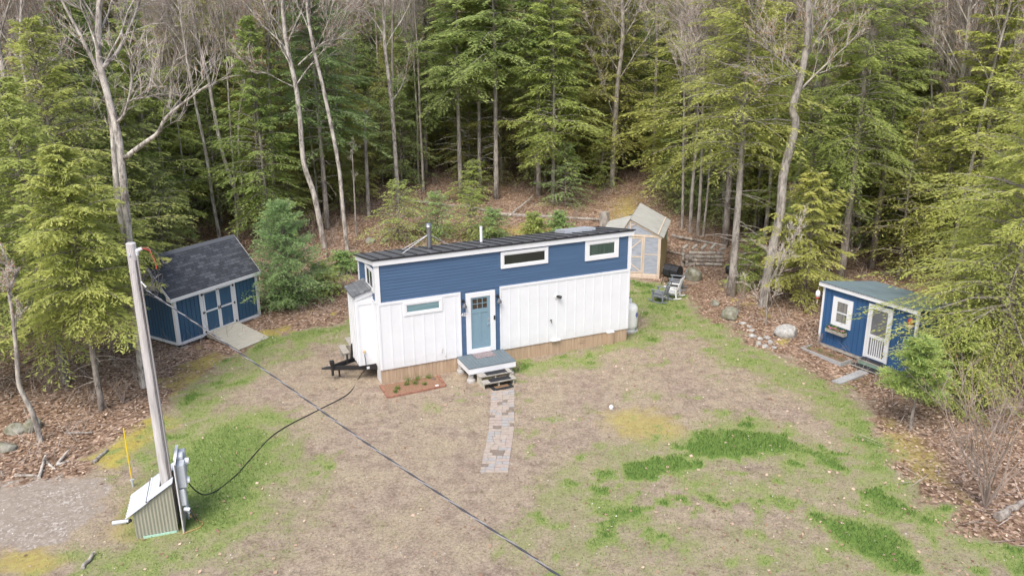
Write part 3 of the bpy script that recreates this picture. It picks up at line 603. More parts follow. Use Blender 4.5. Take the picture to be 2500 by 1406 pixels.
o=m.build('doormat',mat_pattern()); o.location=loc2w(HO,HY,3.91,-.33,.603); o.rotation_euler=(0,0,HY); tag(o,'patterned black, white and red doormat on the grey porch','doormat')
m=MB(); m.box(-.40,.40,-.21,.21,0,.02); o=m.build('ground_mat',rubber); o.location=loc2w(HO,HY,3.88,-2.08,gz(*loc2w(HO,HY,3.88,-2.08)[:2])+.02); o.rotation_euler=(0,0,HY+.03); tag(o,'black rubber mat with brown centre at the foot of the porch steps','mat')
m=MB(); m.box(-.27,.27,-.10,.10,.021,.026); m.build('mat_centre',M('coir',(.20,.13,.08),.95,.1,.3,30),o)
# ---------------- flower bed
bp_=[gp(929,943),gp(950.7,971.4),gp(1089,942.7),gp(1070,916)]
fb=empty('flower_bed',(bp_[0][0],bp_[0][1],0),HY,'brick edged flower bed of brown mulch at the white wall of the tiny house','flower bed')
inv=lambda x,y:((x-bp_[0][0])*math.cos(HY)+(y-bp_[0][1])*math.sin(HY),-(x-bp_[0][0])*math.sin(HY)+(y-bp_[0][1])*math.cos(HY))
m=MB(); q=[(0,.02),(0,-1.08),(2.15,-1.0),(2.2,.0)]
m.add([(x,y,.03) for x,y in q]+[(x,y,-.1) for x,y in q],[(0,1,2,3),(0,4,5,1),(1,5,6,2),(2,6,7,3)]); m.build('mulch',M('mulch_chips',(.14,.075,.048),.95,.1,rgb2=(.36,.23,.155),scale=28,bump=.8,bscale=30),fb)
m=MB(); rb=random.Random(3)
for i in range(len(q)-1):
    a,b_=Vector(q[i]),Vector(q[i+1]); n=int((b_-a).length/.215); ang=math.atan2((b_-a).y,(b_-a).x)
    for k in range(n):
        c=a.lerp(b_,(k+.5)/n); m.box(c.x-.1,c.x+.1,c.y-.05,c.y+.05,-.05,.065+rb.uniform(-.01,.012),ang+rb.uniform(-.04,.04),(c.x,c.y))
m.build('brick_edging',brick,fb,bevel=.006)
def leafy(n,R,H,seed,ls=.05,w=.02):
    r=np.random.RandomState(seed); P=np.stack([r.normal(0,R*.5,n),r.normal(0,R*.5,n),np.abs(r.normal(0,H*.45,n))],1); D=unit(np.stack([r.normal(0,.6,n),r.normal(0,.6,n),np.ones(n)*.9],1)); N=unit(r.normal(0,1,(n,3)))
    return kites(P,D,r.uniform(.6,1.3,n)*ls,r.uniform(.7,1.2,n)*w,N)+(np.repeat(np.clip(r.normal(.5,.25,n),0,1),4),)
def plant(name,x,y,z,n,R,H,seed,parent=None,mat=flowergreen,ls=.05,w=.02):
    V,F,t=leafy(n,R,H,seed,ls,w); o=nobj(name,npmesh(name,V,F,mat,dict(tint=t)),parent); o.location=(x,y,z); return o
for i,(x,y,s) in enumerate(((.5,-.55,.12),(.9,-.35,.10),(1.2,-.4,.14),(.35,-.8,.08),(1.5,-.6,.08),(1.05,-.1,.16),(1.4,-.08,.16),(1.8,-.1,.15))): plant('bedding_plant',x,y,.03,120,s,s,40+i,fb)
m=MB(); m.box(-.06,.06,-.04,.04,0,.03); m.build('plant_tag',trimw,fb).location=(1.85,-.95,.06)
m=MB(); m.lathe([(.06,0),(.06,.05)],10,(1.95,-.28,.03)); m.build('tin_dish',steel,fb)
# bare rose like shrub against wall
def stemmy(name,x,y,z,n,H,spread,seed,lab=None,cat=None,r0=.012,levels=2,leafn=0,leafmat=None,parent=None,lean=(0,0)):
    r=random.Random(seed); rn=np.random.RandomState(seed); m=MB(); tips=[]
    for i in range(n):
        a=r.uniform(0,6.283); s=r.uniform(.3,1)*spread; h=H*r.uniform(.6,1); P=[(0,0,0)]
        for k in range(1,5): t=k/4; P.append((math.cos(a)*s*t**1.3+lean[0]*t+r.uniform(-.03,.03)*H,math.sin(a)*s*t**1.3+lean[1]*t+r.uniform(-.03,.03)*H,h*t))
        m.tube(P,[r0*(1-.2*k) for k in range(5)],5)
        for b in range(levels*2):
            t=r.uniform(.35,.95); j=int(t*4); p=Vector(P[j]).lerp(Vector(P[min(j+1,4)]),t*4-j); d=Vector((r.uniform(-1,1),r.uniform(-1,1),r.uniform(.5,1.4))).normalized(); L=H*.28*r.uniform(.5,1)
            e=p+d*L; m.tube([p,p+d*L*.5+Vector((0,0,-.01)),e],[r0*.5,r0*.35,r0*.15],4); tips.append((p,e))
            for c in range(levels):
                d2=(d+Vector((r.uniform(-1,1),r.uniform(-1,1),r.uniform(-.2,.8)))).normalized(); p2=p.lerp(e,r.uniform(.4,1)); e2=p2+d2*L*.5; m.tube([p2,e2],[r0*.28,r0*.1],3); tips.append((p2,e2))
    root=empty(name,(x,y,z),0,lab,cat)
    m.build('stem',twigm,root)
    if leafn and tips:
        idx_=rn.randint(0,len(tips),leafn); A=np.array([tips[i][0] for i in idx_]); B=np.array([tips[i][1] for i in idx_]); P=A+(B-A)*rn.uniform(.4,1.05,(leafn,1)); D=unit(rn.normal(0,1,(leafn,3))+[0,0,.3]); V,F=kites(P,D,rn.uniform(.025,.06,leafn),rn.uniform(.015,.03,leafn),unit(rn.normal(0,1,(leafn,3))))
        nobj('foliage',npmesh('foliage',V,F,leafmat or flowergreen,dict(tint=np.repeat(rn.rand(leafn),4))),root)
    return root
p=gp(1078,908); stemmy('bare_shrub',p[0],p[1],p[2],7,1.1,.45,5,'thin leafless shrub against the white wall beside the porch','shrub',.009,2,60,budm)
p=gp(1265,905); stemmy('bare_shrub',p[0],p[1],p[2],8,.5,.3,6,'low reddish bare shrub at the right side of the porch','shrub',.008,2,80,budm)
# ---------------- propane tank
pw=loc2w(HO,HY,11.15,1.05); g0=gz(pw[0],pw[1])
pt=empty('propane_tank',(pw[0],pw[1],g0),HY,'tall white propane tank behind the right corner of the tiny house','propane tank')
m=MB(); m.lathe([(.16,.10),(.30,.13),(.375,.22),(.38,.3),(.38,1.0),(.36,1.10),(.28,1.19),(.14,1.24),(.05,1.25)],28); m.build('tank',tankw,pt,smooth=True)
m=MB(); m.lathe([(.30,.0),(.30,.14),(.27,.14),(.27,.0)],24); m.build('foot_ring',tankw,pt)
m=MB(); m.lathe([(.11,1.22),(.12,1.40),(.09,1.45)],16); m.build('valve_cap',ltgrey,pt)
m=MB(); m.tube([(0,0,1.43),(-.1,0,1.5),(-.25,0,1.45)],.05,8); m.build('regulator',blackm,pt)
m=MB()
for k in range(10):
    a=-1.25+k*.045; m.box(-.012,.012,-.02,.02,0,.01); o_=len(m.v)-8
    for i in range(8):
        vx,vy,vz=m.v[o_+i]; ang=a+HY*0; rr=.383+vz; m.v[o_+i]=(rr*math.cos(a)+vx*-math.sin(a),rr*math.sin(a)+vx*math.cos(a),.78+vy*2+.09*math.sin(k*1.1))
m.build('decal',M('blue_decal',(.05,.09,.35),.5),pt)
m=MB(); m.lathe([(.42,-.03),(.42,.04)],24); m.build('base_pad',concrete,pt)
# ---------------- paver path
pp=MB(); rb=random.Random(11)
L0=[gp(1199.7,955)[:2],gp(1193,1050)[:2],gp(1172,1153)[:2]]; R0=[gp(1256,950)[:2],gp(1255,1050)[:2],gp(1240,1154)[:2]]
def lerp3(A,t):
    t*=2; i=0 if t<1 else 1; f=t-i; return Vector(A[i]).lerp(Vector(A[i+1]),f)
rows=[];t=0
pavmats=[M('paver_buff',(.35,.305,.265),.9,.2,.14,8,.2),M('paver_grey',(.31,.30,.295),.9,.2,.12,8,.2),M('paver_pink',(.35,.295,.26),.9,.2,.12,8,.2),M('paver_brown',(.20,.165,.14),.9,.2,.2,8,.2)]
pm_=[MB() for _ in pavmats]
nc=4
for c in range(2):
  for r_ in range(2):
    pass
tt=0
while tt<.985:
    for half in (0,1):
        h=rb.choice((.026,.031)); u0=half*.5
        cuts=rb.choice(((0,.5,1),(0,.34,1),(0,.66,1),(0,.55,1),(0,.42,1)))
        for k in range(len(cuts)-1):
            a=u0+cuts[k]*.5; b_=u0+cuts[k+1]*.5; t0=tt+(.006 if half else 0); t1=min(1,tt+.031+(.006 if half else 0))
            ga=.006; wx=rb.uniform(-.006,.006)
            def P(u,t): v=lerp3(L0,t).lerp(lerp3(R0,t),u); return v
            A,B,C,D_=P(a,t0),P(b_,t0),P(b_,t1),P(a,t1); cen=(A+B+C+D_)/4; z=gz(cen.x,cen.y)+.022+rb.uniform(-.004,.005)
            q=[cen+(v-cen)*.955+Vector((wx,0)) for v in (A,B,C,D_)]
            mi=rb.choices((0,1,2,3),(5,2.4,2,1.0))[0]
            pm_[mi].add([(v.x,v.y,z) for v in q]+[(v.x,v.y,z-.06) for v in q],[(0,3,2,1),(4,5,6,7),(0,1,5,4),(1,2,6,5),(2,3,7,6),(3,0,4,7)])
    tt+=.0325
# join the coloured pavers into one path sheet with several materials
allm=MB(); mids=[]
for i,q in enumerate(pm_): allm.add(q.v,q.f); mids+=[i]*len(q.f)
pth=allm.build('path',pavmats[0],fixn=False)
for mm_ in pavmats[1:]: pth.data.materials.append(mm_)
for p_,i in zip(pth.data.polygons,mids): p_.material_index=i
import bmesh
bm=bmesh.new(); bm.from_mesh(pth.data); bmesh.ops.recalc_face_normals(bm,faces=bm.faces); bm.to_mesh(pth.data); bm.free()
pth['kind']='structure'
# septic cap
p=gp(1492,997); m=MB(); m.lathe([(.065,-.05),(.065,.09),(.05,.115),(.0,.12)],16,p); m.lathe([(.078,.05),(.078,.07)],16,p); tag(m.build('pipe_cap',trimw,smooth=False),'small white capped pipe standing in the middle of the bare yard','pipe')
# ================================================================== BIG SHED
SO=(-13.914,31.116); SY=1.025; SL,SW=4.375,2.714; SZ0,SZE,SZR=-.02,2.15,3.50
shed=empty('storage_shed',(SO[0],SO[1],0),SY,'large blue garden shed with charcoal shingle roof and white double doors','shed')
m=MB(); m.prism([(0,SZ0),(SW,SZ0),(SW,SZE),(SW/2,SZR-.04),(0,SZE)],'x',0,SL); m.build('wall',blue_shed,shed)
m=MB(); x=.2
while x<SL: 
    if not 1.2<x<3.15: m.box(x-.006,x+.006,-.012,0.0,SZ0+.1,SZE)
    x+=.2
for y in np.arange(.2,SW,.2): m.box(-.012,0,y-.006,y+.006,SZ0+.1,SZE-.02)
m.build('siding_groove',M('groove_blue',(.022,.062,.12),.6),shed)
m=MB(); m.box(-.025,.0,.02,SW-.02,SZE+.04,SZE+.09)
z=SZE+.02
while z<SZR-.15:
    yy=(z-SZE)/(SZR-SZE)*SW/2; m.add([(-.03,yy,z),(-.03,SW-yy,z),(-.012,SW-yy-.05,z+.1),(-.012,yy+.05,z+.1),(0,yy,z),(0,SW-yy,z)],[(0,1,2,3),(0,4,5,1)]); z+=.1
m.build('gable_siding',white,shed)
m=MB()
for x0,x1,y0,y1 in ((-.03,.11,-.03,0),(-.03,0,0,.11),(SL-.11,SL+.03,-.03,0),(SL,SL+.03,0,.11),(-.03,0,SW-.11,SW)): m.box(x0,x1,y0,y1,SZ0,SZE)
m.build('corner_trim',trimw,shed)
for bx in ((.11,1.24,-.028,0),(3.13,SL-.11,-.028,0),(-.028,0,.11,SW-.11)): m=MB(); m.box(*bx,SZ0-.03,SZ0+.09); m.build('base_trim',trimw,shed)
# roof slopes
oh=.16; sl=(SZR-SZE)/(SW/2)
for s_,(ya,yb) in enumerate(((-oh,SW/2),(SW+oh,SW/2))):
    za=SZE-oh*sl+.05; zr_=SZR+.05
    V=[(-.22,ya,za),(SL+.13,ya,za),(SL+.13,yb,zr_),(-.22,yb,zr_)]
    m=MB(); m.add(V+[(x,y,z+.045) for x,y,z in V],[(0,1,2,3),(4,5,6,7),(0,1,5,4),(1,2,6,5),(2,3,7,6),(3,0,4,7)]); rf=m.build('roof',shingles,shed)
    uv=rf.data.uv_layers.new(name='UVMap')
    for lp in rf.data.loops: c=rf.data.vertices[lp.vertex_index].co; uv.data[lp.index].uv=(c.x,abs(c.y-ya)*math.hypot(1,sl))
m=MB(); m.box(-.22,SL+.13,-oh-.025,-oh,SZE-oh*sl-.07,SZE-oh*sl+.075); m.build('fascia',trimw,shed)
m=MB()
for s_ in (0,1):
    ya,yb=(-oh,SW/2) if s_==0 else (SW+oh,SW/2)
    for xx in (-.245,SL+.132): m.add([(xx,ya,SZE-oh*sl-.07),(xx,yb,SZR-.07),(xx,yb,SZR+.085),(xx,ya,SZE-oh*sl+.085)]+[(xx+.023,ya,SZE-oh*sl-.07),(xx+.023,yb,SZR-.07),(xx+.023,yb,SZR+.085),(xx+.023,ya,SZE-oh*sl+.085)],[(0,1,2,3),(4,7,6,5),(0,4,5,1),(3,2,6,7),(0,3,7,4),(1,5,6,2)])
m.build('rake_trim',trimw,shed)
m=MB(); m.box(-.21,0,-.1,.12,SZE-.22,SZE-.02); m.build('eave_return',trimw,shed)
m=MB(); m.add([(-.22,SW/2-.13,SZR-.02),(SL+.13,SW/2-.13,SZR-.02),(SL+.13,SW/2,SZR+.115),(-.22,SW/2,SZR+.115),(SL+.13,SW/2+.13,SZR-.02),(-.22,SW/2+.13,SZR-.02)],[(0,1,2,3),(3,2,4,5),(0,3,5),(1,4,2),(0,5,4,1)]); m.build('ridge_cap',M('ridge_shingle',(.10,.108,.125),.9),shed)
# doors
m=MB(); m.box(1.24,1.40,-.035,0,SZ0,2.03); m.box(2.96,3.13,-.035,0,SZ0,2.03); m.box(1.40,2.96,-.035,0,1.90,2.03); m.build('door_frame',trimw,shed)
for x0,x1,hx in ((1.41,2.175,1.36),(2.185,2.95,3.0)):
    m=MB(); m.box(x0,x1,-.022,0,.05,1.89); dr=m.build('door',blue_shed,shed)
    m=MB(); m.box(x0,x0+.075,-.045,-.022,.05,1.89); m.box(x1-.075,x1,-.045,-.022,.05,1.89); m.box(x0+.075,x1-.075,-.045,-.022,.05,.13); m.box(x0+.075,x1-.075,-.045,-.022,1.82,1.89); m.box(x0+.075,x1-.075,-.045,-.022,.97,1.04); m.build('door_trim',trimw,dr)
    m=MB()
    for z in (.14,1.0,1.8): m.box(hx-.02,hx+.10 if hx<2 else hx+.02,-.06,-.045,z-.02,z+.02); m.box(hx-.03,hx+.03,-.065,-.036,z-.045,z+.045)
    m.build('hinge',blackm,dr)
    m=MB(); xx=x1-.04 if hx<2 else x0+.04; m.box(xx-.012,xx+.012,-.085,-.045,.96,1.10); m.box(xx-.02,xx+.02,-.06,-.045,1.82,1.87); m.build('handle',blackm,dr)
# foundation blocks
for x,y in ((.2,.15),(SL-.2,.15),(.2,SW-.2),(2.2,.2),(SL-.2,SW-.2)):
    m=MB(); zt=gz(*loc2w(SO,SY,x,y)[:2]); m.box(x-.1,x+.1,y-.1,y+.1,-.18,SZ0-.0); m.box(x-.2,x+.2,y-.2,y+.2,zt-.1,-.18 if zt<-.19 else zt+.02); m.build('foundation_block',concrete,shed)
m=MB(); m.box(.02,SL-.02,.05,.10,SZ0-.14,SZ0-.0); m.box(.02,SL-.02,SW-.1,SW-.05,SZ0-.14,SZ0); m.build('floor_joist',M('dark_joist',(.05,.045,.04),.9),shed)
# ramp: leans on the shed, its own thing
rp=empty('wooden_ramp',(SO[0],SO[1],0),SY,'pale weathered wooden plank ramp up to the blue shed double doors','ramp')
ga=gz(*loc2w(SO,SY,1.9,-2.4)[:2])
m=MB(); n=17
pf=lambda t:(-.03-2.45*t, .10+(ga+.05-.10)*t)
for k in range(n):
    y0,z0=pf(k/n); y1,z1=pf((k+.89)/n); xl=1.35+(.97-1.35)*0+(-.30)*(k/n)*0; 
    a0=1.36-.36*(k/n); b0=3.02-.40*(k/n); 
    m.add([(a0,y0,z0),(b0,y0,z0),(b0,y1,z1),(a0,y1,z1),(a0,y0,z0-.035),(b0,y0,z0-.035),(b0,y1,z1-.035),(a0,y1,z1-.035)],[(0,3,2,1),(4,5,6,7),(0,1,5,4),(1,2,6,5),(2,3,7,6),(3,0,4,7)])
m.build('plank',rampwood,rp)
for a0,a1 in ((1.38,1.04),(2.2,1.83),(2.98,2.60)):
    m=MB(); m.add([(a0,-.03,.06),(a0+.04,-.03,.06),(a1+.04,-2.45,ga+.01),(a1,-2.45,ga+.01),(a0,-.03,-.10),(a0+.04,-.03,-.10),(a1+.04,-2.45,ga-.02),(a1,-2.45,ga-.02)],[(0,3,2,1),(4,5,6,7),(0,1,5,4),(1,2,6,5),(2,3,7,6),(3,0,4,7)]); m.build('stringer',oldwood,rp)
# ================================================================== CABIN
CO=(12.682,31.029); CY=-1.033; CL,CW=4.17,3.3
cab=empty('garden_cabin',(CO[0],CO[1],0),CY,'small bright blue garden cabin with white screen door and slanting teal metal roof','cabin')
m=MB(); m.prism([(0,-.04),(CW,-.04),(CW,1.86),(0,2.36)],'x',.05,CL); m.build('wall',blue_cab,cab)
m=MB(); x=.25
while x<CL-.1:
    if not(2.1<x<3.25 or .5<x<1.5): m.box(x-.006,x+.006,-.012,0,0,2.3)
    x+=.2
m.box(.75,.762,-.012,0,0,.85); m.box(1.15,1.162,-.012,0,0,.85); m.build('siding_groove',M('groove_cabin',(.022,.075,.19),.6),cab)
m=MB(); m.box(.05,.13,-.03,0,-.04,2.36); m.box(.02,.05,-.0,.09,-.04,2.36); m.build('corner_trim',trimw,cab)
m=MB(); m.box(CL-.05,CL+.03,-.03,0,.0,2.36); m.box(CL,CL+.03,.0,.08,.0,2.36); m.build('corner_trim',trimw,cab)
m=MB(); m.box(.05,CL,.01,.05,-.18,-.04); m.box(.05,.09,.05,CW,-.18,-.04); m.build('base_board',oldwood,cab)
for x in (.3,2.0,3.9): m=MB(); m.box(x-.15,x+.15,.05,.35,-.55,-.18); m.build('foundation_block',concrete,cab)
r2=lambda y:2.53-.165*y
V=[(-.10,-.18,r2(-.18)),(CL+.15,-.18,r2(-.18)),(CL+.15,CW+.2,r2(CW+.2)),(-.10,CW+.2,r2(CW+.2))]
crm=M('blue_grey_metal_roof',(.15,.205,.235),.45,.5,.12,1.5)
m=MB(); nn=72
for k in range(nn+1):
    x=-.10+(CL+.25)*k/nn; o_=.012 if k%2 else 0
    m.v+=[(x,-.18,r2(-.18)+o_),(x,CW+.2,r2(CW+.2)+o_),(x,-.18,r2(-.18)-.02+o_),(x,CW+.2,r2(CW+.2)-.02+o_)]
for k in range(nn): a=k*4; m.f+=[(a,a+4,a+5,a+1),(a+2,a+3,a+7,a+6),(a,a+2,a+6,a+4)]
crf=m.build('roof',crm,cab,fixn=False)
m=MB(); m.box(-.09,CL+.14,-.15,-.12,2.37,r2(-.18)-.025); m.add([(-.09,-.12,2.37),(-.09,CW+.15,1.80),(-.09,CW+.15,1.93),(-.09,-.12,2.52),(-.065,-.12,2.37),(-.065,CW+.15,1.80),(-.065,CW+.15,1.93),(-.065,-.12,2.52)],[(0,1,2,3),(4,7,6,5),(0,4,5,1),(3,2,6,7),(0,3,7,4),(1,5,6,2)]); m.build('fascia',trimw,cab)
m=MB(); rb=random.Random(5)
for k in range(60): x=-.08+k*.07; m.box(x,x+.02,-.19,-.17,r2(-.18)-.02+rb.uniform(-.01,.01),r2(-.18)+.006)
m.build('light_string',M('string_bulbs',(.05,.05,.06),.4,.5,.8,50),cab)
# window
f=MB(); x0,x1,z0,z1=.57,1.48,.885,2.07
f.box(x0,x1,-.04,0,z1-.16,z1); f.box(x0,x1,-.04,0,z0,z0+.15); f.box(x0,x0+.19,-.04,0,z0+.15,z1-.16); f.box(x1-.20,x1,-.04,0,z0+.15,z1-.16); w=f.build('window',trimw,cab); 
g=MB(); g.box(x0+.19,x1-.2,-.022,0,z0+.15,z1-.16); g.build('pane',M('cabin_pane',(.05,.05,.05),.1,.6,rgb2=(.30,.30,.29),scale=2.2,stretch=(5,1,.6)),w)
g=MB(); g.box(x0+.19,x1-.2,-.034,-.023,1.44,1.49); g.box(x0+.19,x0+.215,-.034,-.023,z0+.15,z1-.16); g.box(x1-.225,x1-.2,-.034,-.023,z0+.15,z1-.16); g.box(x0+.19,x1-.2,-.034,-.023,z0+.15,z0+.185); g.build('sash',ltgrey,w)
fbx=empty('window_box',loc2w(CO,CY,.94,-.16,.70),CY,'weathered wooden window box of pink flowers under the cabin window','window box')
m=MB(); m.prism([(-.10,.03),(-.085,-.10),(.12,-.10),(.12,.03)],'x',-.44,.44); m.build('planter',oldwood,fbx)
plant('foliage',0,0,.04,10,.1,.1,1,fbx)
V,F_,t=leafy(500,.5,.12,3,.07,.035); V[:,0]=np.clip(V[:,0]*1.7,-.42,.42); V[:,1]=np.clip(V[:,1]*.35,-.1,.12); o=nobj('foliage',npmesh('foliage',V,F_,flowergreen,dict(tint=t)),fbx); o.location=(0,0,.03)
m=MB(); rb=random.Random(8)
for k in range(26): x=rb.uniform(-.38,.4); m.lathe([(.01,0),(.03,.01),(.024,.03)],6,(x,rb.uniform(-.10,.03),rb.uniform(.07,.13)))
m.build('blossom',pink,fbx)
# screen door
f=MB(); f.box(2.18,2.28,-.05,0,.05,2.23); f.box(3.10,3.20,-.05,0,.05,2.23); f.box(2.28,3.10,-.05,0,2.13,2.23); f.build('door_frame',trimw,cab)
d=MB(); d.box(2.29,2.37,-.045,0,.07,2.12); d.box(3.02,3.09,-.045,0,.07,2.12); d.box(2.37,3.02,-.045,0,2.06,2.12); d.box(2.37,3.02,-.045,0,.07,.18); d.box(2.37,3.02,-.045,0,.90,1.03); dr=d.build('screen_door',trimw,cab)
d=MB(); [d.box(2.37+.093*(k+1)-.018,2.37+.093*(k+1)+.018,-.04,-.02,.18,.90) for k in range(6)]; d.build('slat',trimw,dr)
d=MB(); d.box(2.37,3.02,-.02,0,.18,2.06); d.build('screen',M('insect_screen',(.15,.155,.17),.7,.2,.12,4),dr)
d=MB(); d.box(3.04,3.06,-.07,-.045,.28,.36); d.build('handle',blackm,dr)
cs=empty('cabin_steps',loc2w(CO,CY,2.1,-.02,0),CY,'low wooden steps with black mats and a green riser at the cabin screen door','steps')
for y0,z,x0,x1 in ((-.33,.02,.1,1.25),(-.66,-.16,.0,1.2)):
    m=MB(); m.box(x0,x1,y0,y0+.30,z-.035,z); t=m.build('tread',oldwood,cs); m=MB(); m.box(x0+.03,x1-.04,y0+.02,y0+.28,z+.002,z+.01); m.build('tread_mat',rubber,t)
m=MB(); m.box(.12,1.23,-.31,-.29,-.16,-.017); m.build('riser',M('green_riser',(.20,.31,.25),.7),cs); m=MB(); m.box(.1,.14,-.6,-.0,-.4,-.195); m.box(1.1,1.14,-.6,0,-.4,-.195); m.build('stringer',rampwood,cs)
# buoys
def buoy(x,z,lab,mats,prof,y=-.12):
    w=loc2w(CO,CY,x,y); b=empty('buoy',(w[0],w[1],z),0,lab,'buoy')
    m=MB(); m.lathe(prof[0],14); m.build('buoy_top',mats[0],b,smooth=True); m=MB(); m.lathe(prof[1],14); m.build('buoy_bottom',mats[1],b,smooth=True)
    m=MB(); m.tube([(0,0,prof[0][-1][1]-.02),(0,0,prof[0][-1][1]+.16)],.008,5); m.tube([(0,0,prof[1][0][1]+.02),(0,0,prof[1][0][1]-.2)],.022,6); m.build('buoy_stick',cream,b); return b
buoy(-.12,1.98,'white lobster buoy with orange tip hanging at the left corner of the cabin',(trimw,orange),([(.09,-.10),(.095,.0),(.08,.12),(.03,.17)],[(.04,-.20),(.08,-.17),(.09,-.10)]))
buoy(3.98,2.0,'orange and cream lobster buoy hanging by the right corner of the cabin',(orange,cream),([(.115,-.06),(.115,.04),(.09,.12),(.03,.16)],[(.05,-.22),(.10,-.18),(.112,-.06)]))
# planting bed beside cabin
gb=empty('raised_bed',loc2w(CO,CY,.2,-.95,gz(*loc2w(CO,CY,1,-.8)[:2])),CY,'narrow grey timber planting bed below the cabin window','planting bed')
m=MB(); m.box(-.2,1.75,-.04,.0,-.05,.13); m.box(1.71,1.75,0,.65,-.05,.13); m.box(-.2,-.16,0,.65,-.05,.13); m.build('timber_edge',paverslab,gb); m=MB(); m.box(-.16,1.71,.0,.65,-.05,.07); m.build('soil',M('bed_soil',(.10,.07,.05),.95,.1,rgb2=(.27,.2,.14),scale=15,bump=.6),gb)
for i in range(7): plant('bedding_plant',-.0+i*.25,.3+.1*(i%2),.07,50,.12,.12,70+i,gb,budm if i%2 else flowergreen)
# slab path to the cabin
zc=gz(12.5,27.2)
q=[gp(2031,931.5),gp(2051.5,938.6),gp(2122,912),gp(2101.6,903.6)]
for k in range(4):
    A,B,C,D_=[Vector(v) for v in q]; a=k/4; b_=(k+.97)/4
    P=[A.lerp(D_,a),B.lerp(C,a),B.lerp(C,b_),A.lerp(D_,b_)]; m=MB(); m.add([(v.x,v.y,v.z+.045) for v in P]+[(v.x,v.y,v.z-.05) for v in P],[(0,3,2,1),(4,5,6,7),(0,1,5,4),(1,2,6,5),(2,3,7,6),(3,0,4,7)]); o=m.build('stepping_slab',paverslab)
    tag(o,['grey concrete slab farthest from the cabin steps, at the lawn end of the slab row','second grey concrete slab counted from the lawn end of the slab row','third grey concrete slab counted from the lawn end of the slab row','grey concrete slab nearest to the cabin steps'][k],'slab','slabs leading to the cabin steps')
# ================================================================== UTILITY SHED, POLE, METERS
UO=(-9.63,17.55); UY=.315
ush=empty('utility_shed',(UO[0],UO[1],0),UY,'small corrugated metal lean-to shed round the foot of the utility pole','shed')
def corr(m,A,B,C,D,n,amp,nrm):
    # corrugated quad A-B (bottom) to D-C (top); ridges run A->D
    A,B,C,D=map(Vector,(A,B,C,D)); N=Vector(nrm); vs=[];fs=[]
    for i in range(n*4+1):
        t=i/(n*4); o=N*(amp*math.sin(t*n*2*math.pi)); vs+=[A.lerp(B,t)+o,D.lerp(C,t)+o,A.lerp(B,t)+o-N*.006,D.lerp(C,t)+o-N*.006]
    for i in range(n*4): a=i*4; fs+=[(a,a+4,a+5,a+1),(a+2,a+3,a+7,a+6),(a,a+2,a+6,a+4),(a+1,a+5,a+7,a+3)]
    m.add(vs,fs)
UWd,UDp=.99,1.05; zl,zh=.74,1.38
m=MB(); corr(m,(0,0,-.02),(UWd,0,-.02),(UWd,0,zh),(0,0,zl),12,.012,(0,-1,0)); m.build('front_panel',olive,ush)
m=MB(); corr(m,(0,UDp,-.05),(0,0,-.05),(0,0,zl),(0,UDp,zl),12,.012,(-1,0,0)); m.build('side_panel',olive,ush)
m=MB(); corr(m,(UWd,UDp,-.05),(0,UDp,-.05),(0,UDp,zl),(UWd,UDp,zh),12,.012,(0,1,0)); m.build('back_panel',olive,ush)
m=MB(); m.box(.16,UWd-.04,-.035,-.018,-.14,.06); m.build('mint_board',mint,ush)
m=MB(); [m.box(x,x+.06,y,y+.06,-.1,z) for x,y,z in ((.02,.03,zl-.02),(.02,UDp-.09,zl-.02),(UWd-.08,.03,zh-.04),(UWd-.08,UDp-.09,zh-.04))]; m.build('corner_post',oldwood,ush)
sl_=(zh-zl)/UWd; ux=lambda x:zl+.03+sl_*x
m=MB(); corr(m,(-.17,-.07,ux(-.17)),(-.17,UDp+.07,ux(-.17)),(.42,UDp+.07,ux(.42)),(.42,-.07,ux(.42)),9,.016,(-.54,0,.84)); m.build('roof_sheet',galv,ush)
m=MB(); corr(m,(.40,-.07,ux(.40)+.025),(.40,UDp+.07,ux(.40)+.025),(UWd+.02,UDp+.07,ux(UWd+.02)+.025),(UWd+.02,.62,ux(UWd+.02)+.025),0 or 1,.0,(-.54,0,.84)) if False else None
for y0,y1 in ((-.07,.26),(.66,UDp+.07)):
    corr(m,(.38,y0,ux(.38)+.025),(.38,y1,ux(.38)+.025),(UWd+.03,y1,ux(UWd+.03)+.025),(UWd+.03,y0,ux(UWd+.03)+.025),4,.010,(-.54,0,.84))
corr(m,(.38,.26,ux(.38)+.025),(.38,.66,ux(.38)+.025),(.66,.66,ux(.66)+.025),(.66,.26,ux(.66)+.025),4,.010,(-.54,0,.84)); m.build('roof_sheet',galv,ush)
m=MB(); m.beam((.39,-.07,ux(.39)+.045),(.39,UDp+.07,ux(.39)+.045),.03,.012); m.build('roof_strip',white,ush)
m=MB(); m.beam((.36,-.07,ux(.36)+.03),(.36,UDp+.07,ux(.36)+.03),.025,.02); m.build('foam_closure',blackm,ush)
m=MB(); m.tube([(-.10,-.06,.60),(-.48,.02,.56)],[.045,.06],12); m.build('duct_pipe',galv,ush); m=MB(); m.tube([(-.16,-.04,.55),(-.05,-.05,.60)],.05,8); m.build('vent_elbow',black,ush)
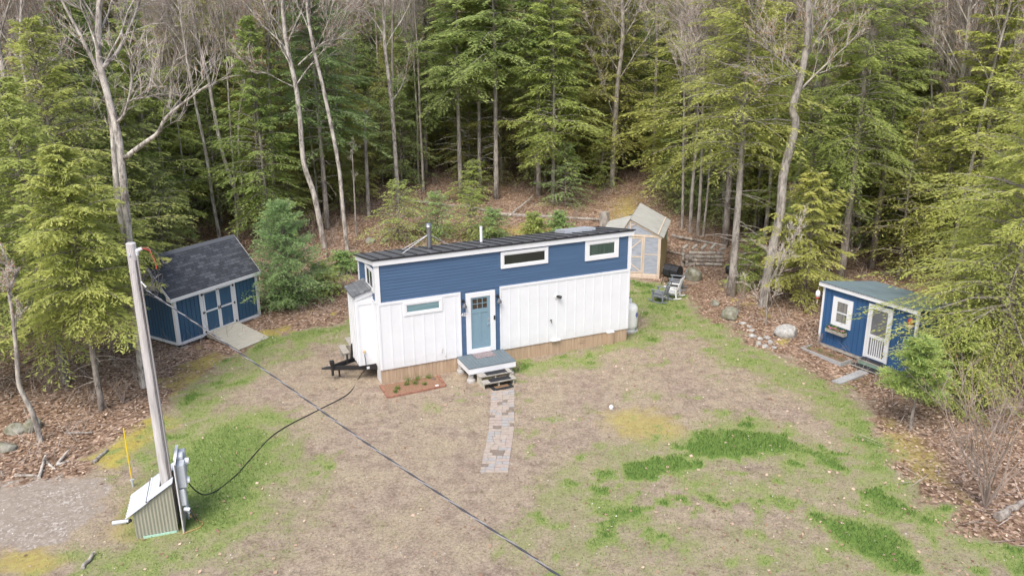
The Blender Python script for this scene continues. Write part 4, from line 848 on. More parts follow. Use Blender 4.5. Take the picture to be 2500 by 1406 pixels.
# pole
pb=loc2w(UO,UY,.83,.45); ptop=loc2w(UO,UY,.862,.42)
pole=empty('utility_pole',(pb[0],pb[1],0),0,'tall weathered grey wooden utility pole rising from the small metal shed','utility pole')
dx_,dy_=ptop[0]-pb[0],ptop[1]-pb[1]; PH=7.60
def pxy(z): return (dx_*z/PH,dy_*z/PH,z)
m=MB(); m.tube([pxy(z) for z in (-.1,1.5,3,4.5,6,7.3,PH-.01,PH)],[.155,.148,.14,.132,.122,.114,.112,.10],20); m.build('shaft',polewood,pole,smooth=False)
m=MB(); rb=random.Random(2)
for a in (-.55,-.35,-.75):
    P=[]; 
    for k in range(24): z=.9+6.3*k/23; r_=.150-.036*z/7.6+.002; x,y,_=pxy(z); aa=a+.05*math.sin(k*1.7); P.append((x+r_*math.cos(aa),y+r_*math.sin(aa),z))
    m.tube(P,.006,4)
m.build('drying_crack',M('dark_crack',(.05,.04,.035),.9),pole)
m=MB(); 
for z,a in ((7.33,-1.7),(6.95,-1.4)): x,y,_=pxy(z); r_=.115; m.tube([(x+r_*math.cos(a)*.9,y+r_*math.sin(a)*.9,z),(x+r_*math.cos(a)*1.15,y+r_*math.sin(a)*1.15,z)],.035 if z>7 else .015,10)
m.build('pole_bolt',galv,pole)
m=MB(); x,y,_=pxy(7.42); m.tube([(x+.10,y,7.3),(x+.13,y,7.42),(x+.24,y+.02,7.46)],[.045,.05,.04],10); m.build('weatherhead',ltgrey,pole)
m=MB(); P=[]; 
for z in np.linspace(.9,7.3,14): x,y,_=pxy(z); a=-.3; r_=.165-.03*z/7.6; P.append((x+r_*math.cos(a),y+r_*math.sin(a),z))
m.tube(P,.022,8); m.build('conduit',M('grey_conduit',(.30,.29,.29),.7),pole)
def wire(pts,r,mat,name,n=6,k=8): m=MB(); m.tube(catmull(pts,k),r,n); return m.build(name,mat,pole)
wire([(.22,.02,7.45),(.42,.0,7.42),(.52,.02,7.2),(.56,.0,6.95)],.010,red,'red_lead'); wire([(.24,.02,7.47),(.45,-.02,7.47),(.50,0,7.25),(.55,.02,7.1)],.008,M('orange_lead',(.42,.20,.13),.5),'orange_lead')
wire([(.22,.0,7.44),(.5,.06,7.40),(.75,.0,7.1)],.010,wirem,'black_lead')
m=MB(); m.tube([(.56,0,6.96),(.60,0,6.84)],.028,6); m.tube([(.72,0,7.1),(.84,.02,7.08)],.028,6); m.build('splice',black,pole)
P0=Vector(pxy(6.55))+Vector((.16,-.06,0)); 
m=MB(); rb=random.Random(4)
for k in range(7):
    m.tube(catmull([P0+Vector((rb.uniform(-.05,.1),0,rb.uniform(-.3,.3))),P0+Vector((rb.uniform(.1,.35),rb.uniform(-.1,.1),rb.uniform(-.1,.45))),P0+Vector((rb.uniform(.3,.5),rb.uniform(-.1,.1),rb.uniform(-.2,.4))),P0+Vector((rb.uniform(.15,.35),0,rb.uniform(-.35,.1)))],6),.009,4)
m.build('wire_loop',wirem,pole); m=MB(); m.tube([P0+Vector((-.02,0,.12)),P0+Vector((.08,0,-.02))],.018,8); m.build('insulator',white,pole)
# service drop: twisted cable towards the road, past the camera's lower right
A=Vector((pb[0],pb[1],0))+P0+Vector((.08,-.02,-.08))
def wpt(u,v,z): return Vector(pz(u,v,z))
cp3=[A,wpt(620,885,6.05),wpt(900,1085,5.65),wpt(1250,1325,5.35),wpt(1480,1468,5.35)]
e=cp3[-1]+(cp3[-1]-cp3[-2])*3+Vector((0,0,.6)); cp3.append(e)
cl_=catmull(cp3,26)
scb=empty('service_cable',tuple(A),0,'twisted overhead service cable crossing the yard from the wooden utility pole','cable')
for s_ in range(3):
    P=[]; L=0
    for i,c in enumerate(cl_):
        if i: L+=float(np.linalg.norm(np.array(c)-np.array(cl_[i-1])))
        ph=L/.6*2*math.pi+s_*2.094; d=Vector(cl_[min(i+1,len(cl_)-1)])-Vector(cl_[max(i-1,0)]); a=d.cross(Vector((0,0,1))).normalized(); b_=a.cross(d).normalized(); P.append(Vector(c)-A+(a*math.cos(ph)+b_*math.sin(ph))*.011)
    m=MB(); m.tube(P,.0095 if s_ else .009,5); m.build('strand',wirem if s_ else M('bare_neutral',(.26,.26,.27),.4),scb)
wire([P0+Vector((.1,0,-.2)),P0+Vector((.65,-.2,-.42)),tuple(Vector(cl_[14])-Vector((pb[0],pb[1],0))-Vector((0,0,.02)))],.008,wirem,'tie_wire',4)
# meter board
mb=empty('meter_board',loc2w(UO,UY,1.12,.0),UY,'board of grey electrical meter boxes standing beside the utility pole','meter board')
m=MB(); m.box(0,.03,-.10,.92,.02,1.97); m.build('backboard',oldwood,mb)
m=MB(); m.box(-.02,.05,-.12,.94,1.97,2.0); m.box(-.012,.012,-.125,-.10,.0,1.97); m.build('board_cap',white,mb)
for n_,(y0,y1,x1,z0,z1,mt) in enumerate(((.02,.34,.22,1.22,1.86,greyplastic),(.40,.66,.16,1.45,1.92,ltgrey),(.70,.90,.20,1.3,1.9,greyplastic),(.0,.22,.15,.72,1.18,ltgrey),(.30,.60,.12,.62,1.30,greyplastic))):
    m=MB(); m.box(.03,x1,y0,y1,z0,z1); b_=m.build('meter_box',mt,mb,bevel=.01); m=MB(); m.box(x1,x1+.012,y0+.02,y1-.02,z0+.02,z1-.03); m.build('box_cover',mt,b_)
for y,z in ((.16,1.36),(.53,1.7)):
    m=MB(); m.tube([(.2,y,z),(.30,y,z)],[.095,.085],16); m.build('meter_dial',white,mb)
m=MB(); m.tube([(.14,.08,.72),(.14,.08,.5),(.20,.05,.45)],.03,8); m.tube([(.1,.45,.62),(.1,.45,.05)],.03,8); m.tube([(.08,.8,1.3),(.08,.8,.05)],.03,8); m.build('conduit',greyplastic,mb)
m=MB(); m.tube([(.08,.02,.62),(.22,-.02,.60)],.05,10); m.build('socket',ltgrey,mb)
m=MB(); m.box(-.02,.0,-.02,.10,-.1,2.0); m.box(-.02,0,.8,.9,-.1,1.95); m.build('post',oldwood,mb)
# feeder cable from the board across the lawn to the trailer closet
mp_=lambda x,y,z: Vector(loc2w(loc2w(UO,UY,1.12,.0)[:2],UY,x,y,z))
q=[mp_(.24,.16,1.33),Vector(pz(462,1180,.95)),Vector(pz(480,1199,.50)),Vector(pz(502,1207,.18))]+[Vector(gp(u,v,.02)) for u,v in ((532,1195),(575,1160),(607,1125),(655,1072),(700,1040),(780,999),(850,961),(876,922))]+[Vector(loc2w(HO,HY,-.46,.50,.55)),Vector(loc2w(HO,HY,-.46,.52,1.05))]
m=MB(); m.tube(catmull(q,10),.017,6); tag(m.build('power_cord',black),'black power cord lying across the yard to the white trailer closet','cord')
q=[mp_(.22,-.02,.58),mp_(.30,-.04,.3)]+[Vector(gp(u,v,.02)) for u,v in ((478,1262),(485,1272))]
m=MB(); m.tube(catmull(q,8),.014,5); tag(m.build('short_cord',black),'short black cord hanging from the lower socket of the meter board','cord')
q=[mp_(.1,.3,.5),mp_(.2,.15,.25)]+[Vector(gp(u,v,.02)) for u,v in ((468,1245),(480,1268),(495,1274),(488,1286),(468,1294),(445,1303))]
m=MB(); m.tube(catmull(q,8),.011,5); tag(m.build('tan_cord',M('tan_cord',(.50,.32,.14),.7)),'thin tan cord looping on the grass by the meter board','cord')
# yellow marker
p=gp(325,1187); mk=empty('marker_stake',p,0,'thin yellow marker stake standing on the lawn edge behind the metal shed','marker stake')
m=MB(); m.tube([(0,0,.25),(.01,0,1.85)],.017,8); m.build('stake',yellow,mk); m=MB(); m.tube([(0,0,-.05),(0,0,.25)],.03,8); m.tube([(-.05,0,.2),(.07,0,.24)],.025,6); m.build('bracket',galv,mk)
# ================================================================== GREENHOUSE
GO=(7.69,39.9); GY=-.276; gw=3.2; gd=4.0
gh=empty('greenhouse',(GO[0],GO[1],0),GY,'wooden greenhouse with plastic film walls and pale corrugated gable roof','greenhouse')
m=MB(); m.box(-gw,0,-.06,0,0.0,.20); m.box(-gw,-gw+.05,0,gd,0,.2); m.box(-.05,0,0,gd,0,.2); m.box(-gw,0,gd,gd+.05,0,.2); m.build('base_beam',newwood,gh)
for nm,bx in (('post',(-.14,0,-.02,.08,.2,2.2)),('post',(-gw,-gw+.12,-.02,.08,.2,1.95)),('post',(-.9,-.82,-.03,.05,.2,2.2)),('lintel',(-2.05,0,-.03,.03,2.2,2.33)),('sill',(-.82,-.14,-.02,.02,1.27,1.32)),('sill',(-gw,0,-.025,.02,.2,.25))):
    m=MB(); m.box(*bx); m.build(nm,newwood,gh)
m=MB(); m.beam((-1.6,-.02,3.06),(.06,-.02,2.20),.04,.12); m.build('rafter',newwood,gh); m=MB(); m.beam((-1.6,-.02,3.06),(-2.02,-.02,2.36),.04,.12); m.beam((-2.02,-.02,2.36),(-3.26,-.02,1.98),.04,.12); m.build('rafter',newwood,gh)
m=MB(); m.box(-1.63,-1.57,-.03,.02,2.33,3.0); m.beam((-1.55,-.03,2.75),(-1.2,-.03,2.95),.04,.05); m.build('king_post',newwood,gh)
dm=MB(); dm.box(-.98,-.91,-.05,-.02,.27,2.17); dm.box(-2.0,-1.93,-.05,-.02,.27,2.17); dm.box(-1.93,-.98,-.05,-.02,2.10,2.17); dm.box(-1.93,-.98,-.05,-.02,.27,.33); dm.box(-1.93,-.98,-.05,-.02,1.10,1.17)
dm.beam((-1.90,-.035,1.22),(-1.0,-.035,2.05),.03,.06); dm.beam((-1.90,-.035,1.05),(-1.0,-.035,.36),.03,.06); dr=dm.build('door',newwood,gh)
m=MB(); m.box(-1.93,-.98,-.034,-.03,.33,2.10); m.build('film',film,dr)
m=MB(); m.box(-.82,-.14,-.012,-.006,.25,2.2); m.build('film_panel',film,gh); m=MB(); m.box(-gw+.12,-2.0,-.012,-.006,.25,1.98); m.build('film_panel',film,gh)
m=MB(); m.prism([(-2.0,2.33),(-.1,2.33),(-1.6,3.02)],'y',-.012,-.006); m.build('film_panel',film,gh)
m=MB(); m.prism([(-2.0,2.33),(-.1,2.33),(-1.6,3.02)],'y',gd-.01,gd); m.box(-gw+.1,-.1,gd-.01,gd,.2,1.98); m.build('film_panel',film,gh)
m=MB(); k=0; y=.0
while y<gd: m.box(-.03+.004*(k%2),.0+.004*(k%2),y,min(y+.135,gd),.2,2.22); y+=.14; k+=1
m.build('side_wall',yelwood,gh)
m=MB(); m.box(-gw,-gw+.02,0,gd,.2,1.96); m.build('film_panel',film,gh)
gsl=(3.13-2.14)/1.7
for xa,za,xe,ze in ((-1.6,3.14,.14,2.235),(-2.02,2.42,-1.6,3.14),(-3.32,2.02,-2.02,2.42)):
    m=MB(); up_=xe>-1; A,B=((xa,za),(xe,ze)) if up_ else ((xe,ze),(xa,za)); d_=Vector((B[0]-A[0],0,B[1]-A[1])).normalized(); nn_=(abs(d_.z),0,abs(d_.x)) if up_ else (-abs(d_.z),0,abs(d_.x))
    corr(m,(A[0],-.12,A[1]),(A[0],gd+.15,A[1]),(B[0],gd+.15,B[1]),(B[0],-.12,B[1]),20,.02,nn_); m.build('roof_sheet',polyroof,gh)
m=MB(); m.beam((-.15,-.10,2.41),(-.15,gd+.12,2.41),.07,.012); m.build('batten',newwood,gh)
m=MB(); m.box(-1.1,-.2,.4,1.2,1.25,1.29); m.box(-1.1,-.2,.35,1.1,.85,.93); [m.box(x,x+.05,.5,.55,0,1.25) for x in (-1.0,-.3)]; m.build('shelf',M('orange_board',(.50,.26,.14),.7),gh)
m=MB(); [m.lathe([(.09,0),(.12,.14)],10,(x,.5,1.29)) for x in (-.95,-.7,-.45)]; m.build('plant_pot',ltgrey,gh)
m=MB(); m.lathe([(.30,.0),(.36,.18),(.33,.36),(.2,.55),(.12,.7)],14,(-.5,.45,.05)); m.build('blue_tub',M('blue_plastic',(.02,.22,.62),.4,.4),gh,smooth=True)
m=MB(); m.lathe([(.22,.0),(.25,.3)],12,(-1.5,.5,.05)); m.build('red_bucket',M('red_plastic',(.5,.12,.10),.5),gh)
m=MB(); m.box(.0,.05,gd-.7,gd-.55,1.35,1.75); m.build('thermometer',M('mint_plastic',(.35,.55,.45),.5),gh)
# ================================================================== ROCKING CHAIRS, COMPOSTER
def rocker(name,x,y,yaw,mat,label,tilt=0.0):
    r=empty(name,(x,y,gz(x,y)),yaw,label,'chair','rocking chairs beside the greenhouse'); r.rotation_euler=(0,tilt,yaw)
    # front = -x ; width along y
    for s in (-.31,.31):
        m=MB(); P=[]
        for k in range(13): t=-1+2*k/12; P.append((t*.52,s,.035+.11*t*t))
        for k in range(12): m.beam(P[k],P[k+1],.045,.05)
        m.build('rocker_runner',mat,r)
    for s in (-.31,.31):
        for xx,z1,lx in ((-.27,.62,-.02),(.22,.60,.05)):
            m=MB(); m.beam((xx+lx,s,.05),(xx,s,z1),.045,.06); m.build('leg',mat,r)
    for s in (-.31,.31): m=MB(); m.box(-.36,.28,s-.055,s+.055,.61,.645); m.build('armrest',mat,r,bevel=.01)
    m=MB()
    for k in range(6): t=k/6; m.add([(-.30+.52*t,-.27,.42-.06*t),(-.30+.52*t+.075,-.27,.41-.06*t),(-.30+.52*t+.075,.27,.41-.06*t),(-.30+.52*t,.27,.42-.06*t)]+[(-.30+.52*t,-.27,.39-.06*t),(-.30+.52*t+.075,-.27,.38-.06*t),(-.30+.52*t+.075,.27,.38-.06*t),(-.30+.52*t,.27,.39-.06*t)],[(0,3,2,1),(4,5,6,7),(0,1,5,4),(1,2,6,5),(2,3,7,6),(3,0,4,7)])
    m.box(-.325,-.30,-.29,.29,.33,.42); m.box(-.29,.25,-.30,-.27,.30,.37); m.box(-.29,.25,.27,.30,.30,.37); m.build('seat',mat,r)
    m=MB(); a=Vector((.22,0,.34)); b_=Vector((.46,0,1.08))
    for s in (-.26,.26): m.beam(a+Vector((0,s,0)),b_+Vector((0,s,0)),.035,.05,(0,1,0))
    for k in range(6):
        p=a.lerp(b_,.12+.155*k); w=.26
        if k==5: m.beam(p+Vector((0,-w,0)),p+Vector((.02,0,.05)),.02,.08,(b_-a)); m.beam(p+Vector((.02,0,.05)),p+Vector((0,w,0)),.02,.08,(b_-a))
        else: m.beam(p+Vector((0,-w,0)),p+Vector((0,w,0)),.02,.07,(b_-a))
    m.build('backrest',mat,r); m=MB(); m.box(-.25,-.22,-.31,.31,.22,.26); m.box(.2,.23,-.31,.31,.22,.26); m.build('stretcher',mat,r); return r
c1=gp(1612,736); rocker('rocking_chair',c1[0],c1[1],-.62,chair_grey,'grey rocking chair nearest to the tiny house, leftmost of the three')
c2=gp(1642,727); rocker('rocking_chair',c2[0],c2[1],-.50,chair_white,'white rocking chair between two grey rocking chairs')
c3=gp(1652,708); rocker('rocking_chair',c3[0],c3[1]+.1,-.35,chair_grey,'grey rocking chair partly hidden behind the white one, beside the boulder')
p=gp(1641,694); ct=empty('compost_tumbler',p,-.75,'black octagonal compost tumbler on a stand beside the greenhouse','composter')
def octo(r): return [(r*math.cos(math.pi/8+k*math.pi/4),.68+r*math.sin(math.pi/8+k*math.pi/4)) for k in range(8)]
m=MB(); m.prism([(a,b) for a,b in octo(.36)],'x',-.40,-.01); m.prism([(a,b) for a,b in octo(.36)],'x',.01,.40); dr=m.build('drum',black,ct,bevel=.015)
m=MB()
for x in (-.2,.2):
    for k in range(8):
        a=k*math.pi/4; m.box(x-.09,x-.02,-.0,.0,0,0); 
        c_,s_=math.cos(a),math.sin(a); R0=.335
        m.beam((x-.08,c_*R0-s_*-.05,.68+s_*R0+c_*-.05),(x-.08,c_*R0-s_*.05,.68+s_*R0+c_*.05),.03,.02,(0,c_,s_)); m.beam((x+.08,c_*R0-s_*-.05,.68+s_*R0+c_*-.05),(x+.08,c_*R0-s_*.05,.68+s_*R0+c_*.05),.03,.02,(0,c_,s_))
m.build('vent_rib',blackm,dr)
for x in (-.43,.43):
    m=MB(); m.tube([(x,-.35,0),(x,0,.68),(x,.35,0)],.018,6); m.build('stand_leg',blackm,ct)
# ================================================================== ROCKS AND LOGS
def boulder(u,v,sx,sy,sz,seed,mat,label,yaw=0,name='boulder',rough=.22):
    r=np.random.RandomState(seed); bm=bmesh.new(); bmesh.ops.create_icosphere(bm,subdivisions=4,radius=1)
    C=r.normal(0,1,(9,3)); C/=np.linalg.norm(C,axis=1)[:,None]; d=r.uniform(.62,.95,9)
    for v_ in bm.verts:
        p=np.array(v_.co); 
        for c,dd in zip(C,d):
            t=p@c-dd
            if t>0: p=p-c*t*.85
        s=1+rough*(fbm(np.array([p[0]*1.5+seed]),np.array([p[1]*1.5+p[2]*1.1]),seed)[0]-.5)+.06*(fbm(np.array([p[0]*6]),np.array([p[1]*6+p[2]*5]),seed+2)[0]-.5)
        v_.co=(p[0]*sx*s,p[1]*sy*s,p[2]*sz*s)
    me=bpy.data.meshes.new(name); bm.to_mesh(me); bm.free(); me.materials.append(mat)
    for p in me.polygons: p.use_smooth=True
    g=gp(u,v); o=bpy.data.objects.new(name,me); col.objects.link(o); o.location=(g[0],g[1],g[2]+sz*.35); o.rotation_euler=(0,0,yaw); return tag(o,label,name.replace('_',' '))
boulder(1920,818,.56,.40,.36,1,stone,'pale grey granite boulder in the leaves left of the cabin',.1)
boulder(1782,776,.42,.42,.40,2,mossy,'grey boulder with mossy right side at the lawn edge',.5)
boulder(1692,682,.50,.45,.50,4,mossy,'large mossy boulder just behind the rocking chairs',1.1)
boulder(905,592,.32,.25,.26,5,stone,'grey rock at the edge of the woods left of the house roof',.3); boulder(940,590,.25,.2,.2,15,mossy,'small round rock beside the stove pipe at the woods edge',.9)
boulder(40,1055,.34,.26,.24,6,mossy,'flat mossy stone on the leaves at the far left',.3); boulder(82,1048,.34,.25,.3,7,mossy,'taller dark stone touching the crooked trunk on the left',1.0); boulder(10,1098,.4,.25,.2,17,mossy,'low dark stone at the left edge of the photo',.2)
boulder(1745,745,.2,.2,.2,8,mossy,'small mossy stone beyond the leaf covered lawn edge',0)
STN=['small grey stone '+t for t in ('at the top of the stone spill between the two boulders','just below the top of the stone spill','in the middle of the stone spill, right side','in the stone spill, nearest the pale granite boulder','at the left front of the stone spill by the lawn','at the centre front of the stone spill','at the lowest right end of the stone spill','left of the stone spill, nearest the mossy topped boulder','farthest back in the stone spill, half in the leaves','behind the stone spill, closest to the young saplings')]
rb=random.Random(20)
for i,(u,v) in enumerate(((1838,822),(1855,830),(1872,826),(1880,838),(1852,842),(1868,848),(1890,850),(1835,808),(1828,798),(1812,790))):
    boulder(u,v,rb.uniform(.1,.2),rb.uniform(.1,.16),rb.uniform(.06,.12),30+i,stone,STN[i],rb.uniform(0,3),'stone')['group']='small stones between the boulders'
def log(u0,v0,u1,v1,r,mat,label,lift=0.0,bend=.1,seed=0,name='log',cat='log'):
    a=Vector(gp(u0,v0,r*.7)); b_=Vector(gp(u1,v1,r*.7)); b_.z+=lift; r_=random.Random(seed); P=[]
    n=7; L=(b_-a).length
    for k in range(n): t=k/(n-1); P.append(a.lerp(b_,t)+Vector((r_.uniform(-1,1),r_.uniform(-1,1),r_.uniform(-.3,.3)))*bend*r*1.2)
    m=MB(); m.tube(P,[r*(1-.35*k/(n-1))*r_.uniform(.92,1.08) for k in range(n)],10); return tag(m.build(name,mat),label,cat)
log(2440,1264,2495,1222,.12,bark_dark,'short rotten log lying at the foot of the bare bush on the right',0,.3,1)
log(1125,500,1230,528,.10,bark_grey,'long pale fallen trunk on the slope behind the stove pipe',.1,.5,2); log(1215,522,1480,540,.12,bark_grey,'long fallen trunk lying level behind the roof',.05,.6,3)
log(1000,490,1130,520,.09,bark_dark,'dark leaning fallen trunk left of the vent pipe',.4,.5,4); log(1240,530,1300,490,.07,bark_pale,'thin pale fallen branch leaning up the slope',.3,.4,5)
log(1640,575,1770,600,.09,bark_grey,'thin fallen trunk on the bank right of the greenhouse',0,.5,6); log(1600,608,1720,630,.07,bark_dark,'dark thin pole lying before the stacked firewood',0,.4,7)
log(160,1057,225,1055,.05,bark_dark,'dark stick lying in the leaves left of the pole',0,.3,8)
log(95,1165,112,1120,.05,bark_pale,'pale forked stick at the edge of the gravel',.1,.3,9); log(110,1125,135,1145,.045,bark_pale,'short pale stick beside the forked stick by the gravel',0,.3,10)
log(140,1132,170,1105,.05,bark_pale,'pale split stick leaning by the leaf edge',.1,.2,11); log(135,1135,168,1125,.04,bark_pale,'pale split stick lying flat by the leaf edge',0,.2,12); log(228,1128,262,1098,.06,bark_grey,'grey rotten stick on the mossy lawn edge',0,.3,13); log(38,1160,95,1160,.05,bark_dark,'dark rotten branch along the gravel edge',0,.4,14)
log(200,1385,232,1350,.05,bark_grey,'broken grey stick on the grass at the bottom left',.05,.5,15)
# firewood stack
p=gp(1722,650); fs=empty('firewood_stack',p,-.12,'stack of split grey firewood logs by the tree right of the greenhouse','firewood')
rb=random.Random(9)
for r_ in range(4):
    for k in range(4):
        m=MB(); x=-1.0+k*.48+.08*(r_%2); L=.44; z=.12+r_*.21
        m.tube([(x,rb.uniform(-.04,.04),z),(x+L*.5,0,z+rb.uniform(-.01,.01)),(x+L,rb.uniform(-.04,.04),z)],[.085,.095,.085],7); m.build('log',rb.choice((bark_grey,bark_dark,oldwood)),fs)
    for k in range(3):
        if rb.random()<.7: m=MB(); x=-1.25+k*.2; m.tube([(x,-.3,.12+r_*.2),(x,.3,.12+r_*.2)],.085,7); m.build('log',rb.choice((bark_grey,bark_dark)),fs)
for k in range(5): m=MB(); x=-1.3+k*.5; m.tube([(x,-.1,.98),(x+.3,.15,1.05+rb.uniform(-.1,.25))],.08,7); m.build('log',oldwood,fs)
# hanging planters and stump behind the greenhouse
for (u,v,lab,s) in ((1546,540,'upper black feeder pot on the bank behind the greenhouse',.28),(1531,552,'lower small black pot on the bank behind the greenhouse',.2)):
    p=gp(u,v); k_=empty('black_pot',p,0,lab,'pot'); m=MB(); m.lathe([(s*.7,.0),(s,s*1.3),(s*1.05,s*1.35)],12); m.build('pot',black,k_); m=MB(); m.lathe([(s*.9,s*1.36),(.02,s*1.4)],12); m.build('potting_soil',black,k_)
p=gp(1475,562); sm=MB(); sm.lathe([(.42,-.1),(.34,.15),(.30,.9),(.26,1.15)],12,p); tag(sm.build('stump',bark_grey),'broken grey tree stump behind the right end of the roof','stump')
p=gp(1772,702); bk=empty('log_post',p,0,'pale leaning stub with a black bucket on top beside the grey trunk','post')
m=MB(); m.tube([(0,0,0),(.1,0,.45),(.12,0,.8)],[.10,.08,.09],8); m.build('stub',bark_pale,bk); m=MB(); m.lathe([(.17,.75),(.2,1.0),(.17,1.12),(.08,1.15)],12,(.1,0,0)); m.build('bucket',black,bk,smooth=True)
# ================================================================== TREES
def conifer(seed,H,R,h0,nb=95,ntw=20,nl=8,ls=.20,lw=.34,droop=.28,base_up=.25,prof=.75,tr=.17,dead=14,pine=False,tip=.45,lean=0.0,trunkpath=None,bark=None,leaf=None,cover=1.0):
    r=np.random.RandomState(seed); tm=MB()
    def tp(z):
        t=z/H
        if trunkpath is None: return np.array([lean*t*t*H+.12*math.sin(seed+t*5)*t,.10*math.cos(seed*2+t*4)*t,z])
        return trunkpath(z)
    n=14; tm.tube([tp(H*k/(n-1)-(.3 if k==0 else 0)) for k in range(n)],[max(.012,tr*(1.25 if k==0 else 1)*(1-k/(n-1))**.8) for k in range(n)],9)
    Ps=[];Ds=[];Ls=[];Ts=[];Ns=[]
    for i in range(nb):
        u=(i+r.rand())/nb; z=h0+(H-h0)*u**.95; rel=(z-h0)/(H-h0)
        az=i*2.39996+r.normal(0,.5); lump=1.0 if pine else .62+.75*vnoise(np.array([math.cos(az)*1.3+seed]),np.array([z*.55+math.sin(az)*1.3]),seed)[0]
        L=R*((1-rel)**prof)*r.uniform(.6,1.1)*lump*(1 if rel>.12 else .6+.4*rel/.12)+.15
        if r.rand()>cover: continue
        e=base_up+.55*rel**2+r.normal(0,.16); dr=droop*(1-.6*rel)*r.uniform(.5,1.4)
        d=np.array([math.cos(az),math.sin(az),0]); b0=tp(z)
        f=lambda t: b0+d*L*t+np.array([0,0,L*(e*t-dr*1.6*t*t)])
        tm.tube([f(0),f(.35),f(.7),f(.98)],[.012+.012*L,.009+.008*L,.010,.004],4,cap=False)
        btint=r.normal(.42,.13)
        m_=max(5,int(ntw*(.45+.55*L/R))); ts=np.linspace(.13,1.0,m_)+r.uniform(-.02,.02,m_)
        for j,t in enumerate(ts):
            sd_=1 if j%2 else -1; p0=f(t); a2=az+sd_*(1.15-.65*t+r.normal(0,.15)); lt=L*(.40*(1-.55*t))*r.uniform(.6,1.2)+.10
            if t>.97: a2=az; lt=.12*L+.1
            td=np.array([math.cos(a2),math.sin(a2),-.10+r.normal(0,.10)]); td/=np.linalg.norm(td)
            k=max(3,int(nl*(.4+.6*lt/(.4*R)))); s=(np.arange(k)+r.rand(k))/k
            P=p0+np.outer(s*lt,td); P[:,2]-=.30*s*s*lt
            if pine: D=np.stack([r.normal(0,.6,k),r.normal(0,.6,k),r.normal(.35,.45,k)],1)+td*.8; N=r.normal(0,1,(k,3))
            else:
                a3=a2+r.choice((-1,1),k)*r.uniform(.1,.85,k); D=np.stack([np.cos(a3),np.sin(a3),r.normal(-.22,.16,k)],1); N=np.stack([r.normal(0,.6,k),r.normal(0,.6,k)-.35,np.ones(k)],1)
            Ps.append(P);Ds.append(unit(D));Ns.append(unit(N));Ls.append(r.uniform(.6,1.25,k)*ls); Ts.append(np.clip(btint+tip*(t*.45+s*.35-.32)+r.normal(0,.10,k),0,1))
    for i in range(dead):
        z=h0*r.uniform(.25,1.05) if h0>1 else 0
        if h0<=1: break
        az=r.uniform(0,6.28); L=r.uniform(.5,1.0)*R*.55; b0=tp(z); d=np.array([math.cos(az),math.sin(az),r.normal(.02,.14)])
        tm.tube([b0,b0+d*L*.5,b0+d*L+np.array([0,0,-.12*L])],[.022,.014,.004],3,cap=False)
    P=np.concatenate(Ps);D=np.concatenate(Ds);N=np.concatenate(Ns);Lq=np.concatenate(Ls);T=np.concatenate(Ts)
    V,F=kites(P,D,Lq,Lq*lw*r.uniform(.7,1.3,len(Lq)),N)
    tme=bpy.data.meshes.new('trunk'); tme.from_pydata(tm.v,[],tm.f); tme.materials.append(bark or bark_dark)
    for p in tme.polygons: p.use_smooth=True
    return tme,npmesh('crown',V,F,leaf or hemleaf,dict(tint=np.repeat(T,4))),len(Lq)
